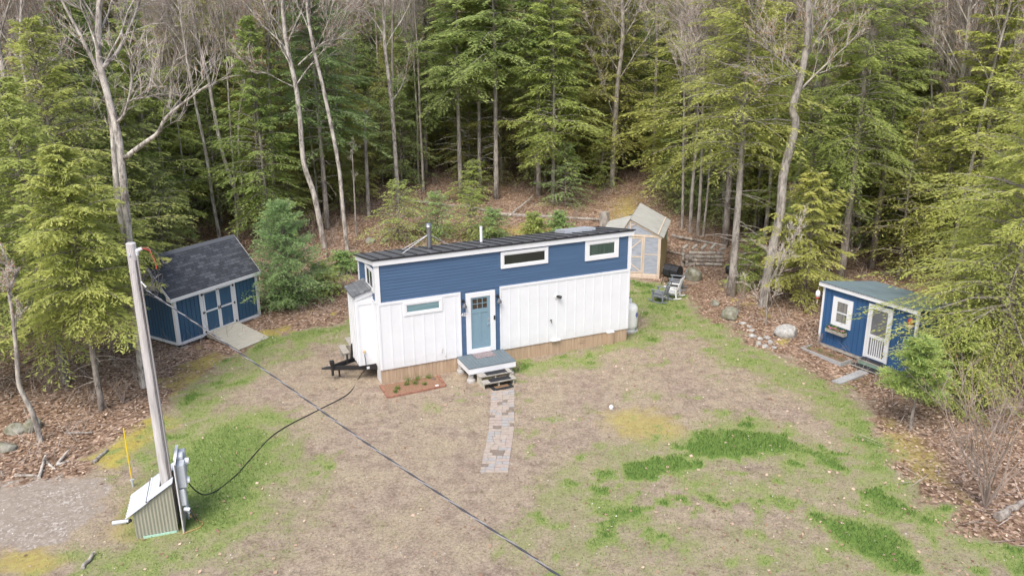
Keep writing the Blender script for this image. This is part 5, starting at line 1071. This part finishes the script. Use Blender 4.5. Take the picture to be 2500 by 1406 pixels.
def bare_tree(seed,H,r0,path=None,fork=.55,nlimb=11,limbs=(),bark=None,spread=.38,twd=1.0,buds=0,budtint=.3,sub=7,reach=1.0,taper=.86):
    r=random.Random(seed); rn=np.random.RandomState(seed); tm=MB(); tw=MB(); TP=[];TD=[];TL=[]
    if path is None:
        c=[(0,0,-.3)]; x=y=0
        for k in range(1,8): x+=r.uniform(-.14,.14)*H/14; y+=r.uniform(-.12,.12)*H/14; c.append((x,y,H*k/7))
        path=c
    P=catmull(path,4); P=[np.array(p) for p in P]; n=len(P)
    rad=[r0*(1.25 if i==0 else 1)*(1-taper*i/(n-1)) for i in range(n)]
    tm.tube(P,rad,10)
    def branch(p,d,L,rr,lev):
        p=np.array(p,float); d=np.array(d,float); d/=np.linalg.norm(d); pts=[p]; dd=d.copy(); k=5 if lev==0 else 3
        for i in range(k):
            dd=dd+np.array([r.uniform(-.22,.22),r.uniform(-.22,.22),r.uniform(-.05,.20)]); dd/=np.linalg.norm(dd); pts.append(pts[-1]+dd*L/k)
        rs_=[max(.004,rr*(1-.8*i/k)) for i in range(k+1)]
        tm.tube(pts,rs_,6 if lev==0 else 4,cap=False)
        nsub=sub if lev==0 else 5
        for j in range(nsub):
            t=.22+.78*(j+r.random())/nsub; q=t*k; i=min(int(q),k-1); pp=pts[i]+(pts[i+1]-pts[i])*(q-i)
            ax=np.cross(dd,[r.uniform(-1,1),r.uniform(-1,1),r.uniform(-1,1)]); ax/=np.linalg.norm(ax)+1e-6; nd=dd*.75+ax*r.uniform(.4,.9)+np.array([0,0,.15])
            if lev<1: branch(pp,nd,L*r.uniform(.32,.55),max(.008,rr*.4),lev+1)
            else:
                nd/=np.linalg.norm(nd); l2=L*r.uniform(.4,.8); TP.append(pp);TD.append(nd);TL.append(l2)
                for w in range(int(4*twd)):
                    nd2=nd+np.array([r.uniform(-.7,.7),r.uniform(-.7,.7),r.uniform(-.3,.7)]); nd2/=np.linalg.norm(nd2); TP.append(pp+nd*l2*r.uniform(.3,.9));TD.append(nd2);TL.append(l2*.6)
    for k in range(nlimb):
        t=fork+(1-fork)*(k+r.random())/nlimb; i=min(int(t*(n-1)),n-2); p=P[i]; a=k*2.4+r.uniform(-.4,.4); up=r.uniform(.55,1.3)+t*.6
        L=H*spread*(1.15-.6*t)*r.uniform(.65,1.15)*reach; branch(p,(math.cos(a),math.sin(a),up),L,max(.016,rad[i]*.38),0)
    for (pts,rr) in limbs:
        Q=catmull(pts,5); m_=len(Q); rs_=[max(.008,rr*(1-.75*i/(m_-1))) for i in range(m_)]; tm.tube(Q,rs_,7)
        for j in range(7):
            i=int(m_*(.35+.6*j/7)); p=Q[min(i,m_-2)]; d=np.array(Q[min(i+1,m_-1)])-np.array(Q[max(i-1,0)]); d/=np.linalg.norm(d)+1e-9
            nd=d+np.array([r.uniform(-.9,.9),r.uniform(-.9,.9),r.uniform(-.2,.9)]); branch(p,nd,r.uniform(.5,1.3)*H/14,.014,1)
    TP=np.array(TP);TD=unit(np.array(TD));TL=np.array(TL); m_=len(TP)
    # twigs as slender three-sided cones
    ref=unit(rn.normal(0,1,(m_,3))); A=unit(np.cross(TD,ref)); B=np.cross(TD,A); rr=.009
    V=np.concatenate([np.stack([TP+A*rr,TP+(-.5*A+.87*B)*rr,TP+(-.5*A-.87*B)*rr,TP+TD*TL[:,None]+rn.normal(0,.04,(m_,3))],1).reshape(-1,3)]); b=np.arange(m_)[:,None]*4
    F=np.concatenate([b+[0,1,3],b+[1,2,3],b+[2,0,3]])
    tint=np.repeat(rn.uniform(.2,1,m_),4)
    tme=bpy.data.meshes.new('trunk'); tme.from_pydata(tm.v,[],tm.f); tme.materials.append(bark or bark_grey)
    for p in tme.polygons: p.use_smooth=True
    cm=npmesh('crown',V,F,twiggy,dict(tint=tint)); bmn=None
    if buds:
        k=rn.randint(0,m_,buds); s=rn.uniform(.2,1.05,(buds,1)); Pb=TP[k]+TD[k]*TL[k][:,None]*s+rn.normal(0,.03,(buds,3)); Vb,Fb=kites(Pb,unit(rn.normal(0,1,(buds,3))),rn.uniform(.04,.10,buds),rn.uniform(.03,.06,buds),unit(rn.normal(0,1,(buds,3))))
        bmn=npmesh('new_leaves',Vb,Fb,budm,dict(tint=np.repeat(np.clip(rn.normal(budtint,.18,buds),0,1),4)))
    return tme,cm,bmn
def place(name,meshes,loc,rz,sc,label,cat,group=None,tint=(1,1,1,1),rx=0,ry=0,lean=None):
    o=empty(name,loc,rz,label,cat,group); o.scale=(sc,sc,sc) if not hasattr(sc,'__len__') else sc
    if lean: o.rotation_euler=(lean[0],lean[1],rz)
    for nm,me in zip(('trunk','crown','new_leaves'),meshes):
        if me is None: continue
        c=nobj(nm,me,o); c.color=tint
    return o
FAST=1.0
K=dict(ls=.27,lw=.26,nl=15,ntw=27)
hem=[conifer(101,17,4.0,4.0,nb=140,tr=.19,**K)[:2],conifer(102,19,3.7,5.5,nb=135,tr=.2,dead=22,**K)[:2],conifer(103,15,3.9,1.4,nb=150,tr=.16,**K)[:2],conifer(104,20,4.0,6.5,nb=135,tr=.22,dead=30,**K)[:2],conifer(105,13,3.6,.8,nb=140,tr=.15,**K)[:2],conifer(106,17,4.3,2.6,nb=130,tr=.18,**K)[:2]]
und=[conifer(111,4.5,2.2,.5,nb=60,ntw=18,nl=9,ls=.16,tr=.05,dead=0)[:2],conifer(112,9,3.2,.9,nb=90,ntw=20,nl=10,ls=.19,tr=.09,dead=0)[:2],conifer(113,2.4,1.3,.15,nb=40,ntw=13,nl=8,ls=.12,tr=.03,dead=0)[:2]]
bar=[bare_tree(201,17,.17,buds=5000,budtint=.35,nlimb=18,sub=9),bare_tree(202,19,.20,buds=2500,budtint=.6,nlimb=19,bark=bark_pale,sub=9),bare_tree(203,15,.13,fork=.4,buds=5200,budtint=.75,bark=bark_pale,nlimb=14),bare_tree(204,18,.16,fork=.5,nlimb=14,buds=5200,budtint=.12)]
HT=[(1.0,1.0,1.0,1),(1.12,1.05,.95,1),(.88,.98,.95,1),(1.18,1.06,.9,1),(.95,1.08,1.05,1),(1.12,1.0,.95,1)]
# ---- forest fill
rf_=random.Random(42); pts=[]; 
YW=[(p[0],p[1]) for p in YARD]
CLW=[gp(*p)[:2] for p in ((700,600),(860,545),(960,500),(1130,500),(1330,500),(1440,470),(1560,440),(1640,500),(1660,600),(1740,700),(1700,760),(900,700))]
def in_poly(x,y,P):
    c=False; n=len(P)
    for i in range(n):
        x0,y0=P[i][:2]; x1,y1=P[(i+1)%n][:2]
        if (y0>y)!=(y1>y) and x<(x1-x0)*(y-y0)/(y1-y0)+x0: c=not c
    return c
def yard_dist(x,y): return float(poly_sd(np.array([x]),np.array([y]),YW)[0])
occ=[]   # occupied: hero trees added first
def free(x,y,d): return all((x-a)**2+(y-b)**2>(d+c)**2 for a,b,c in occ)
def blocks(x,y):
    for o_,yw_,l_,w_ in ((HO,HY,HL,HW),(SO,SY,SL,SW),(CO,CY,CL,CW),(GO,GY,0,gd)):
        c,s=math.cos(yw_),math.sin(yw_); a=(x-o_[0])*c+(y-o_[1])*s; b=-(x-o_[0])*s+(y-o_[1])*c
        if -(1.4 if l_ else 4)<a<l_+1.4 and -3<b<w_+1.4: return True
    return False
# hero trees: trunk lines follow the photographed trunks at their true distance
def hero_path(pxs,depth=None):
    """pixel polyline from the foot upward -> 3D points in the upright plane through the foot"""
    f=gp(*pxs[0]); Y=f[1]; P=[np.array(f)-[0,0,.3]]+[np.array(f)]
    for u,v in pxs[1:]: P.append(np.array(py(u,v,Y)))
    return f,[tuple(p-np.array(f)) for p in P]
def hero_bare(name,pxs,r0,seed,label,limbs=(),ext=0,cat='tree',**kw):
    f,P=hero_path(pxs); 
    if ext: d=np.array(P[-1])-np.array(P[-2]); d/=np.linalg.norm(d); d[2]+=.3; P.append(tuple(np.array(P[-1])+d*ext*.5)); P.append(tuple(np.array(P[-2+0])+d*ext+np.array([.2,.3,0])))
    H=P[-1][2]; lm=[]; kw.setdefault('taper',.55)
    for (lp,rr) in limbs: lm.append(([tuple(np.array(py(u,v,f[1]+dy))-np.array(f)) for u,v,dy in lp],rr))
    t=bare_tree(seed,H,r0,path=P,limbs=lm,**kw); occ.append((f[0],f[1],.6)); return place(name,t,f,0,1,label,cat)
hero_bare('bare_tree',[(352,945),(335,800),(318,620),(302,450),(288,330),(265,240),(243,150),(240,60),(248,-60)],.155,301,'big pale twin stemmed bare maple rising behind the wooden utility pole',
  limbs=[([(318,620,0),(292,520,.2),(280,400,.3),(272,300,.4),(250,200,.3),(205,105,.2),(160,20,.1),(120,-60,0)],.12),([(306,385,0),(352,350,-.3),(385,325,-.5),(408,285,-.7),(470,235,-.9),(512,205,-1.0)],.09),([(285,300,0),(305,275,-.3),(322,200,-.4),(318,160,-.5),(338,110,-.6)],.05),([(250,165,0),(285,130,.4),(320,60,.7),(350,-20,1)],.08),([(312,250,0),(330,242,-.3),(365,238,-.6)],.03)],fork=.62,nlimb=14,bark=bark_pale,ext=2.5,buds=500,spread=.30)
hero_bare('bare_tree',[(75,760),(60,600),(50,470),(30,330),(8,180),(-15,60),(-30,-60)],.17,302,'thick pale spotted trunk nearest the left edge of the photo',limbs=[([(50,470,0),(20,320,.3),(-5,200,.5)],.09)],fork=.6,bark=bark_pale,ext=2,buds=1800,budtint=.25)
hero_bare('bare_tree',[(108,770),(97,650),(90,540),(78,430),(66,320),(70,240),(50,120),(55,-40)],.10,303,'slim pale bare tree with crooked side branches second from the left edge',limbs=[([(88,440,0),(115,370,-.3),(150,310,-.5)],.04),([(68,300,0),(92,240,-.4),(115,175,-.6),(80,150,-.7)],.03)],fork=.35,nlimb=9,bark=bark_pale,ext=2,buds=2600,budtint=.2,spread=.26)
hero_bare('bare_tree',[(592,560),(578,480),(545,380),(520,260),(508,190),(480,90),(462,-40)],.14,304,'pale leaning bare tree above the left end of the blue shed roof',limbs=[([(515,220,0),(525,150,.4),(520,60,.5),(505,-30,.6)],.05),([(508,190,0),(490,160,.3),(440,120,.6),(380,130,.8)],.03)],fork=.5,nlimb=12,ext=2,buds=1200,budtint=.5,bark=bark_pale)
hero_bare('bare_tree',[(596,565),(592,460),(583,370),(584,280),(598,190),(590,100)],.07,305,'thin straight pale sapling right beside the leaning tree above the blue shed',fork=.5,nlimb=8,ext=2,bark=bark_pale,buds=300,spread=.2)
hero_bare('bare_tree',[(792,605),(768,480),(742,400),(733,300),(722,210),(700,110),(690,20),(688,-60)],.175,306,'tall pale red budded maple centre left of the photo',limbs=[([(712,150,0),(690,110,.4),(640,60,.8),(600,10,1)],.06),([(722,215,0),(690,200,-.3),(650,180,-.5),(615,175,-.6),(570,120,-.8)],.03),([(728,160,0),(760,130,.3),(800,100,.5),(860,95,.7)],.05)],fork=.5,nlimb=15,ext=2,bark=bark_pale,buds=6000,budtint=.05,spread=.34)
hero_bare('bare_tree',[(848,612),(838,520),(826,400),(790,220),(768,130),(752,40),(745,-60)],.13,307,'slender pale tree with bare top right of the red budded maple',fork=.55,nlimb=10,ext=2,bark=bark_pale,buds=700)
hero_bare('bare_tree',[(972,492),(968,420),(960,300),(950,200),(938,90),(940,-60)],.17,308,'tall straight pale bare tree above the left end of the house roof',fork=.6,nlimb=12,ext=2,bark=bark_pale,buds=2600,budtint=.4,limbs=[([(950,260,0),(985,200,.4),(1000,120,.5)],.04)])
hero_bare('bare_tree',[(1495,455),(1497,380),(1503,290),(1508,200),(1520,100),(1518,-40)],.22,309,'tall grey bare tree standing alone on the brown slope left of the greenhouse',fork=.5,nlimb=13,ext=2,bark=bark_grey,buds=1200,budtint=.3,limbs=[([(1503,300,0),(1470,200,.4),(1440,120,.7)],.03)])
hero_bare('bare_tree',[(1862,748),(1880,640),(1905,520),(1912,430),(1935,340),(1942,295),(1935,265),(1955,190),(1972,80),(1975,-60)],.235,310,'thick crooked grey trunk leaning right between greenhouse and cabin',fork=.62,nlimb=10,ext=3,bark=bark_grey,buds=3500,budtint=.6,limbs=[([(1945,185,0),(1910,150,-.4),(1870,120,-.8),(1830,90,-1.2)],.035),([(1960,150,0),(2000,90,.3),(2050,0,.5)],.08),([(1955,190,0),(1920,185,-.5),(1880,200,-1.0)],.025)],spread=.28)
hero_bare('bare_tree',[(1903,650),(1930,500),(1960,380),(1985,250),(2008,100),(2018,-40)],.11,311,'slim mottled trunk just right of the thick crooked grey trunk',fork=.6,nlimb=9,ext=2,bark=bark_pale,buds=600)
hero_bare('bare_tree',[(2285,655),(2300,520),(2325,380),(2343,280),(2352,170),(2365,60),(2372,-60)],.15,312,'tall pale leaning bare tree on the right behind the cabin',fork=.5,nlimb=13,ext=2,bark=bark_pale,buds=900,limbs=[([(2345,260,0),(2375,150,.3),(2405,40,.6),(2440,-40,.8)],.05),([(2350,180,0),(2310,100,.2),(2270,20,.4)],.04)])
hero_bare('bare_tree',[(2272,610),(2270,480),(2272,350),(2275,230),(2268,160)],.07,313,'thin dead pole like tree with short whorled bare branches behind the cabin',fork=.3,nlimb=16,spread=.16,ext=1,bark=bark_grey,sub=4)
hero_bare('bare_tree',[(2095,600),(2100,420),(2105,280),(2112,150),(2122,60),(2125,-60)],.16,314,'pale mottled trunk in the woods above the cabin roof',fork=.6,nlimb=10,ext=2,bark=bark_pale,buds=600)
for i,(q,r0,lab) in enumerate((([(1685,568),(1690,470),(1700,360),(1705,250)],.13,'left trunk of the three grey stems right of the greenhouse'),([(1703,575),(1710,470),(1715,350),(1716,260)],.12,'middle trunk of the three grey stems right of the greenhouse'),([(1716,578),(1728,470),(1735,360),(1738,280)],.08,'thinnest right stem of the three grey stems right of the greenhouse'))):
    hero_bare('bare_tree',q,r0,320+i,lab,fork=.55,nlimb=8,ext=3,buds=500,group=None) if False else hero_bare('bare_tree',q,r0,320+i,lab,fork=.55,nlimb=8,ext=3,buds=500)
hero_bare('bare_tree',[(1870,792),(1872,740),(1880,690),(1905,640),(1930,600)],.028,330,'thin bare sapling growing from the leaves beside the pale stones',fork=.15,nlimb=9,ext=.6,spread=.35,buds=60,sub=4)
hero_bare('bare_tree',[(2030,690),(2020,640),(2005,590),(1975,545),(1945,505)],.035,331,'thin arching sapling with yellow buds just left of the cabin roof',fork=.2,nlimb=9,ext=.6,spread=.3,buds=900,budtint=.7,sub=4)
hero_bare('bare_tree',[(100,1077),(80,1010),(55,960),(45,930),(40,860),(30,760)],.095,332,'crooked small grey trunk leaning left over the leaves at the left edge',fork=.7,nlimb=5,ext=1,buds=200,spread=.2)
hero_bare('bare_tree',[(900,527),(897,450),(893,370),(890,310)],.15,333,'grey trunk with snapped bare top left of the roof',fork=.9,nlimb=3,spread=.1,ext=.5)
hero_bare('bare_tree',[(870,575),(865,470),(860,380)],.06,334,'thin dead pole beside the snapped grey trunk',fork=.4,nlimb=6,spread=.12,ext=.5,sub=3)
# hero hemlocks : real trunks plus crowns
def hero_hem(u,v,H,R,h0,seed,label,tint,tr=.16,lean=None,nb=125,ls=.15,nl=12,ntw=28,dead=16,lw=.27,**kw):
    kw['lw']=.25; R*=1.1; nb=int(nb*1.2); ntw=max(ntw,26); nl=max(nl,15); ls=ls*1.2
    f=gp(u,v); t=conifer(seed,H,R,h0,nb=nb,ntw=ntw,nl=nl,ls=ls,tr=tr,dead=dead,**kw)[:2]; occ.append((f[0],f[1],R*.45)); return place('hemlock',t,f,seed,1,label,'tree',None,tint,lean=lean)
YG=(1.16,1.1,.9,1); YO=(1.13,1.06,.84,1); GN=(.98,1.05,1.0,1)
hero_hem(250,1000,9.0,2.1,3.2,401,'yellow green hemlock with slim lichen spotted trunk left of the utility pole',YG,.11,lw=.34)
hero_hem(160,935,11,3.4,1.9,402,'dense green hemlock growing over the leaf bank at the far left',(1.05,1.05,.9,1),.14)
hero_hem(-60,960,12,3.8,2.0,403,'near dark green hemlock cut by the left edge',GN,.16)
hero_hem(30,820,12,3.6,2.4,404,'bright yellow hemlock standing behind the far left hemlocks',YG,.15)
hero_hem(318,850,6.6,1.7,2.6,405,'small hemlock whose branches reach over the shed gable by the pole',YG,.09,nb=60)
hero_hem(212,800,13,3.5,3.0,416,'tall yellow green hemlock left of the blue shed, behind the slim trunks',YG,.15)
hero_hem(1785,722,17,3.7,6.2,406,'tall olive hemlock with straight grey trunk and dead lower branches right of the greenhouse',YO,.20,dead=34,bark=bark_grey,ls=.17)
hero_hem(1770,600,18,4.0,5.5,407,'broad olive yellow hemlock behind the firewood stack',YO,.2,ls=.18)
hero_hem(1960,742,6.2,2.3,.6,408,'low bright green hemlock between the crooked grey trunk and the cabin',(1.25,1.12,.9,1),.07,nb=70,dead=0)
hero_hem(2452,885,12.5,4.5,.4,409,'large bright yellow green hemlock spreading from the right edge over the cabin',(1.2,1.12,.85,1),.2,nb=135,ls=.14,nl=11,ntw=28)
hero_hem(2425,955,10.5,4.2,1.0,426,'near bright hemlock whose low boughs hang over the right side of the cabin',(1.16,1.1,.85,1),.13,nb=150,ls=.115,droop=.34,nl=19,ntw=36)
hero_hem(2600,760,17,4.6,1.2,410,'tall bright hemlock filling the upper right corner',(1.22,1.12,.85,1),.22,nb=135,ls=.17,nl=10,ntw=26)
hero_hem(2385,800,7.5,2.6,.4,411,'mid green hemlock sapling tight against the right side of the cabin',(1.15,1.1,.9,1),.09,nb=80,dead=0)
hero_hem(2330,990,2.9,1.5,.1,412,'low bushy hemlock at the lawn edge below the cabin corner',(1.1,1.1,.95,1),.05,nb=60,dead=0,ls=.12)
hero_hem(1125,477,19,3.2,6.5,413,'tall hemlock with straight grey trunk, left of the middle group behind the house',GN,.17,dead=30,bark=bark_grey,ls=.22,nl=8,ntw=20,lw=.4)
hero_hem(1172,462,20,2.6,8.0,414,'slim hemlock with white trunk in the middle group behind the house',(1.1,1.05,.9,1),.15,dead=30,bark=bark_pale,ls=.22,nl=8,ntw=20,lw=.4)
hero_hem(1212,486,20,3.0,8.5,415,'tall hemlock with mottled trunk standing foremost in the group behind the house',GN,.19,dead=34,bark=bark_grey,ls=.22,nl=8,ntw=20,lw=.4)
hero_hem(1315,478,20,3.3,7.5,417,'straight trunked dark hemlock above the long upper window of the house',(.9,.98,.9,1),.18,dead=30,bark=bark_grey,ls=.22,nl=8,ntw=20,lw=.4)
hero_hem(1350,495,15,3.2,3.2,418,'bright green pointed hemlock above the right half of the house roof',(1.1,1.12,.9,1),.15,dead=20,bark=bark_grey,ls=.2,nl=8,ntw=22,lw=.4)
hero_hem(2052,692,18,3.2,5.5,419,'dark trunked hemlock in the shade left of the cabin roof',(1.0,1.02,.85,1),.2,dead=14)
hero_hem(2128,655,18,3.2,5.0,420,'dark trunked hemlock in the shade behind the cabin roof',(.95,1.0,.85,1),.18,dead=10)
hero_hem(1960,670,16,3.2,2.8,421,'green hemlock right behind the thick crooked trunk',(1.0,1.05,.85,1),.17)
hero_hem(480,520,18,3.6,1.5,422,'bright hemlock in the gap between the big maple and the leaning pale tree',(1.1,1.1,.85,1),.2,ls=.2,lw=.4)
hero_hem(400,640,14,3.2,1.4,423,'bushy hemlock directly behind the blue shed',(1.05,1.08,.9,1),.15,ls=.18)
hero_hem(660,600,13,3.0,1.2,424,'bushy hemlock behind the blue green pine',(.95,1.05,.9,1),.15,ls=.18)
hero_hem(800,560,17,3.1,5.0,425,'dark grey green hemlock with drooping boughs above the pine',(.8,.95,1.05,1),.17,ls=.2,dead=20,bark=bark_grey)
# pines
def hero_pine(u,v,H,R,seed,label,tint,h0=.15,nb=70,**kw):
    f=gp(u,v); t=conifer(seed,H,R,h0,nb=nb,ntw=18,nl=16,ls=.14,lw=.24,droop=.02,base_up=.30,prof=.7,tr=.06,dead=0,pine=True,tip=.6,leaf=pineleaf,**kw)[:2]; occ.append((f[0],f[1],R*.8)); return place('white_pine',t,f,0,1,label,'tree',None,tint)
hero_pine(703,752,5.0,2.15,501,'blue green young white pine growing right of the blue shed',(1.18,1.08,.9,1),nb=180)
hero_pine(2222,1048,3.1,.95,502,'young light green pine on a thin stem before the cabin corner',(1.38,1.12,.7,1),h0=1.1,nb=56)
# small firs behind the house and in the clearing
for i,(u,v,H,R,lab) in enumerate(((975,590,2.9,1.8,'wide low fir left of the stove pipe, behind the roof'),(1070,578,2.2,1.7,'low spreading fir between stove pipe and vent pipe'),(1150,585,2.5,1.4,'pointed little fir just left of the white vent pipe'),(1200,590,1.6,1.1,'short fir just right of the white vent pipe'),(1300,590,1.4,.7,'small upright fir above the long upper window'),(1368,585,1.4,.8,'small upright fir above the middle of the roof'),(1155,492,2.3,1.3,'little fir on the slope in front of the middle trunks'),(1380,505,3.4,1.9,'feathery fir on the slope left of the lone grey tree'),(1470,462,3.6,1.2,'thin fir sapling beside the lone grey tree on the slope'),(700,745,1.1,.9,'low fir skirt in front of the blue green pine'),(785,720,1.3,1.1,'low fir right of the blue green pine'),(840,665,.9,.8,'tiny fir at the lawn edge left of the house'),(1830,700,2.2,1.0,'small fir at the foot of the thick crooked trunk'),(1560,395,3,1.2,'small fir high on the brown slope'))):
    f=gp(u,v); H*=1.25; R*=1.25; t=conifer(601+i,H,R,.1,nb=62,ntw=17,nl=9,ls=.14,tr=.035,dead=0,base_up=.3)[:2]; occ.append((f[0],f[1],.5)); place('fir_sapling',t,f,i,1,lab,'tree',None,((1.05,1.1,.9,1),(.9,1.1,1.1,1))[i%2])
# forest rows: shared meshes, each tree its own objects
def zone(x,y):
    u,v,_=proj((x,y,gz(x,y)))
    if yard_dist(x,y)>-1.6 or blocks(x,y) or in_poly(x,y,CLW): return False
    if u<-200 or u>2700: return False
    if u<420 and v>790: return False
    if 420<=u<860 and v>610: return False
    if 860<=u<1640 and v>475: return False
    if 1640<=u<2150 and v>620: return False
    if u>=2150 and v>700: return False
    return True
hg=['green hemlock in the dense woods filling the background']; cand=[]
LAB=[]
y=40.0
hl='hemlock standing among the dense background woods'; bl='bare spring hardwood standing among the background woods'; ul='low young hemlock in the shaded undergrowth of the woods'
nh=nb_=0
while y<118:
    step=3.1+.035*(y-40)*1.25; hw=y*.70+6; x=-hw
    while x<hw:
        xx=x+rf_.uniform(-.45,.45)*step; yy=y+rf_.uniform(-.4,.4)*step; x+=step*1.08
        if not zone(xx,yy) or not free(xx,yy,1.0): continue
        occ.append((xx,yy,.3)); k=rf_.random(); u_,v_,_=proj((xx,yy,gz(xx,yy)))
        bf=.33 if y<60 else .42
        if 1380<u_<1640: bf=.55
        if 150<u_<1000 and y>62: bf=.62
        if k>bf and nh<298:
            if 860<u_<1480 and y<55: vi=rf_.choice((1,3,0,0))
            elif 860<u_<1480: vi=rf_.choice((0,2,4,5,5,0))
            elif y<58: vi=rf_.choice((0,2,4,5,2,4,2))
            else: vi=rf_.choice((0,1,2,3,5))
            tt=rf_.choice(HT); 
            if u_>1600 and rf_.random()<.5: tt=YO
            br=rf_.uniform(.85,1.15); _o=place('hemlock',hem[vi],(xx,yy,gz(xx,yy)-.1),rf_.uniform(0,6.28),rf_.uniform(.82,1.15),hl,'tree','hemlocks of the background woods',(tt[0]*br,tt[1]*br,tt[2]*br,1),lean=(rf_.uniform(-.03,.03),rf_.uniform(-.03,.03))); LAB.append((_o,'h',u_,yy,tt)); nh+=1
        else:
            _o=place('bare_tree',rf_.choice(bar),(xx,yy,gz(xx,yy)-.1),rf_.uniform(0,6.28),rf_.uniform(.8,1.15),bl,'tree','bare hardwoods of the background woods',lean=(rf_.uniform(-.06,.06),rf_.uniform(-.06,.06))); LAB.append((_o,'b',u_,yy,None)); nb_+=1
    y+=step
nu=0
for i in range(900):
    y=rf_.uniform(33,62); x=rf_.uniform(-1,1)*(y*.68); 
    if not zone(x,y) or not free(x,y,.4): continue
    u_,v_,_=proj((x,y,gz(x,y)))
    if 860<u_<1640 and rf_.random()<.7: continue
    occ.append((x,y,.9)); tt=rf_.choice(HT); _o=place('young_hemlock',und[rf_.randrange(3)],(x,y,gz(x,y)-.05),rf_.uniform(0,6.28),rf_.uniform(.7,1.15),ul,'tree','young hemlocks of the undergrowth',tt); LAB.append((_o,'u',u_,y,tt)); nu+=1
    if nu>110: break
for i in range(2500):
    y=rf_.uniform(52,82); x=rf_.uniform(-.62,.62)*y
    if not zone(x,y) or not free(x,y,.5): continue
    u_,v_,_=proj((x,y,gz(x,y)))
    if 1490<u_<1650 and y<64: continue
    occ.append((x,y,1.3)); tt=rf_.choice(HT); _o=place('young_hemlock',und[1],(x,y,gz(x,y)-.05),rf_.uniform(0,6.28),rf_.uniform(.75,1.35),ul,'tree','young hemlocks of the undergrowth',tt); LAB.append((_o,'u',u_,y,tt)); nu+=1
    if nu>270: break
ns=0
for i in range(900):
    y=rf_.uniform(38,60); x=rf_.uniform(-.66,.66)*y
    if not zone(x,y) or not free(x,y,.15): continue
    u_,v_,_=proj((x,y,gz(x,y))); occ.append((x,y,.5)); q=rf_.uniform(.8,1.1)
    _o=place('bare_tree',rf_.choice(bar),(x,y,gz(x,y)-.1),rf_.uniform(0,6.28),(q*.62,q*.62,q),bl,'tree','bare hardwoods of the background woods',lean=(rf_.uniform(-.05,.05),rf_.uniform(-.05,.05))); LAB.append((_o,'b',u_,y,None)); ns+=1
    if ns>72: break
ORD=['leftmost','second from left','third from left','fourth from left','fifth from left','sixth from left','seventh from left','eighth from left','ninth from left','tenth from left','eleventh from left','twelfth from left','thirteenth from left','fourteenth from left']
LM=[(120,'at the left edge'),(330,'left of the big maple'),(560,'above the blue shed'),(790,'above the young pine'),(1010,'above the house left end'),(1250,'above the middle of the house'),(1500,'above the house right end'),(1680,'above the greenhouse'),(1900,'above the firewood stack'),(2120,'left above the cabin'),(2350,'right above the cabin'),(9999,'at the right edge')]
bk_={}
for o_,kd,u_,y_,tt in LAB:
    lm=next(t for a,t in LM if u_<a); row='front rows' if y_<50 else 'middle rows' if y_<64 else 'back rows' if y_<85 else 'farthest rows'
    c={'h':'hemlocks','b':'bare trees','u':'young hemlocks'}[kd]
    if tt: c=('olive ' if tt is YO else 'yellow green ' if tt[0]>1.1 else 'green ' if tt[0]>.9 else 'dark green ')+c
    bk_.setdefault((c,row,lm),[]).append((u_,o_))
for (c,row,lm),L_ in bk_.items():
    L_.sort(key=lambda a:a[0])
    for i,(u_,o_) in enumerate(L_): o_['label']=('%s of %s, %s, %s'%(ORD[min(i,13)],c,row,lm)) if len(L_)>1 else 'the one of %s, %s, %s'%(c,row,lm)
print('TREES',nh,nb_,nu)
# bare multi-stem bushes
p=gp(2405,1240); stemmy('bare_bush',p[0],p[1],p[2],17,4.3,2.1,9,'large leafless many stemmed bush at the right edge of the lawn','bush',.020,3,1300,budm)
for i,(u,v,n,H,s,lab) in enumerate(((1800,760,7,1.6,.6,'thin leafless brush at the foot of the tall olive hemlock'),(1845,700,8,2.4,.7,'leafless thicket between the olive hemlock and the crooked trunk'),(800,640,8,2.4,1.0,'tangle of bare branches right of the blue green pine'),(765,600,6,2.2,.9,'pale dead branches leaning behind the blue green pine'),(1640,470,9,3.0,1.8,'arching bare shrub behind the greenhouse ridge'),(1320,560,7,1.1,.9,'dead brush on the slope above the long window'),(1400,545,8,1.0,.8,'dead brush beside the broken stump'),(300,985,7,1.2,.5,'thin leafless sprouts at the foot of the big maple'),(120,960,8,1.5,.8,'leafless brush under the far left hemlocks'),(1700,600,8,1.4,.8,'leafless brush under the three grey stems'),(2000,850,5,.7,.5,'low brown brush left of the cabin bed'),(2440,1060,10,2.2,1.0,'leafless shoots behind the large bare bush'))):
    p=gp(u,v); stemmy('bare_bush',p[0],p[1],p[2],n,H,s,700+i,lab,'bush',.013,3,90,budm)
# ---- leafless undergrowth nobody could count
def brush(name,n,xr,yr,H,seed,lab,cond):
    r=np.random.RandomState(seed); X=r.uniform(*xr,n); Y=r.uniform(*yr,n); Z=G(X,Y); k=inview(X,Y,Z)&cond(X,Y); X,Y,Z=X[k],Y[k],Z[k]; n=len(X)
    rep=4; X=np.repeat(X,rep)+r.normal(0,.12,n*rep); Y=np.repeat(Y,rep)+r.normal(0,.12,n*rep); Z=np.repeat(Z,rep); n*=rep
    D=unit(np.stack([r.normal(0,.5,n),r.normal(0,.5,n),r.uniform(.3,1,n)],1)); V,F=kites(np.stack([X,Y,Z],1),D,r.uniform(.3,1,n)*H,r.uniform(.008,.02,n),unit(r.normal(0,1,(n,3))))
    tag(nobj(name,npmesh(name,V,F,twiggy,dict(tint=np.repeat(r.rand(n)*.45,4)))),lab,'brush',kind='stuff')
def cnd(X,Y): return poly_sd(X,Y,YW)<-.5
brush('brush',6500,(-34,34),(20,64),1.2,77,'leafless grey undergrowth twigs of the forest floor',cnd)
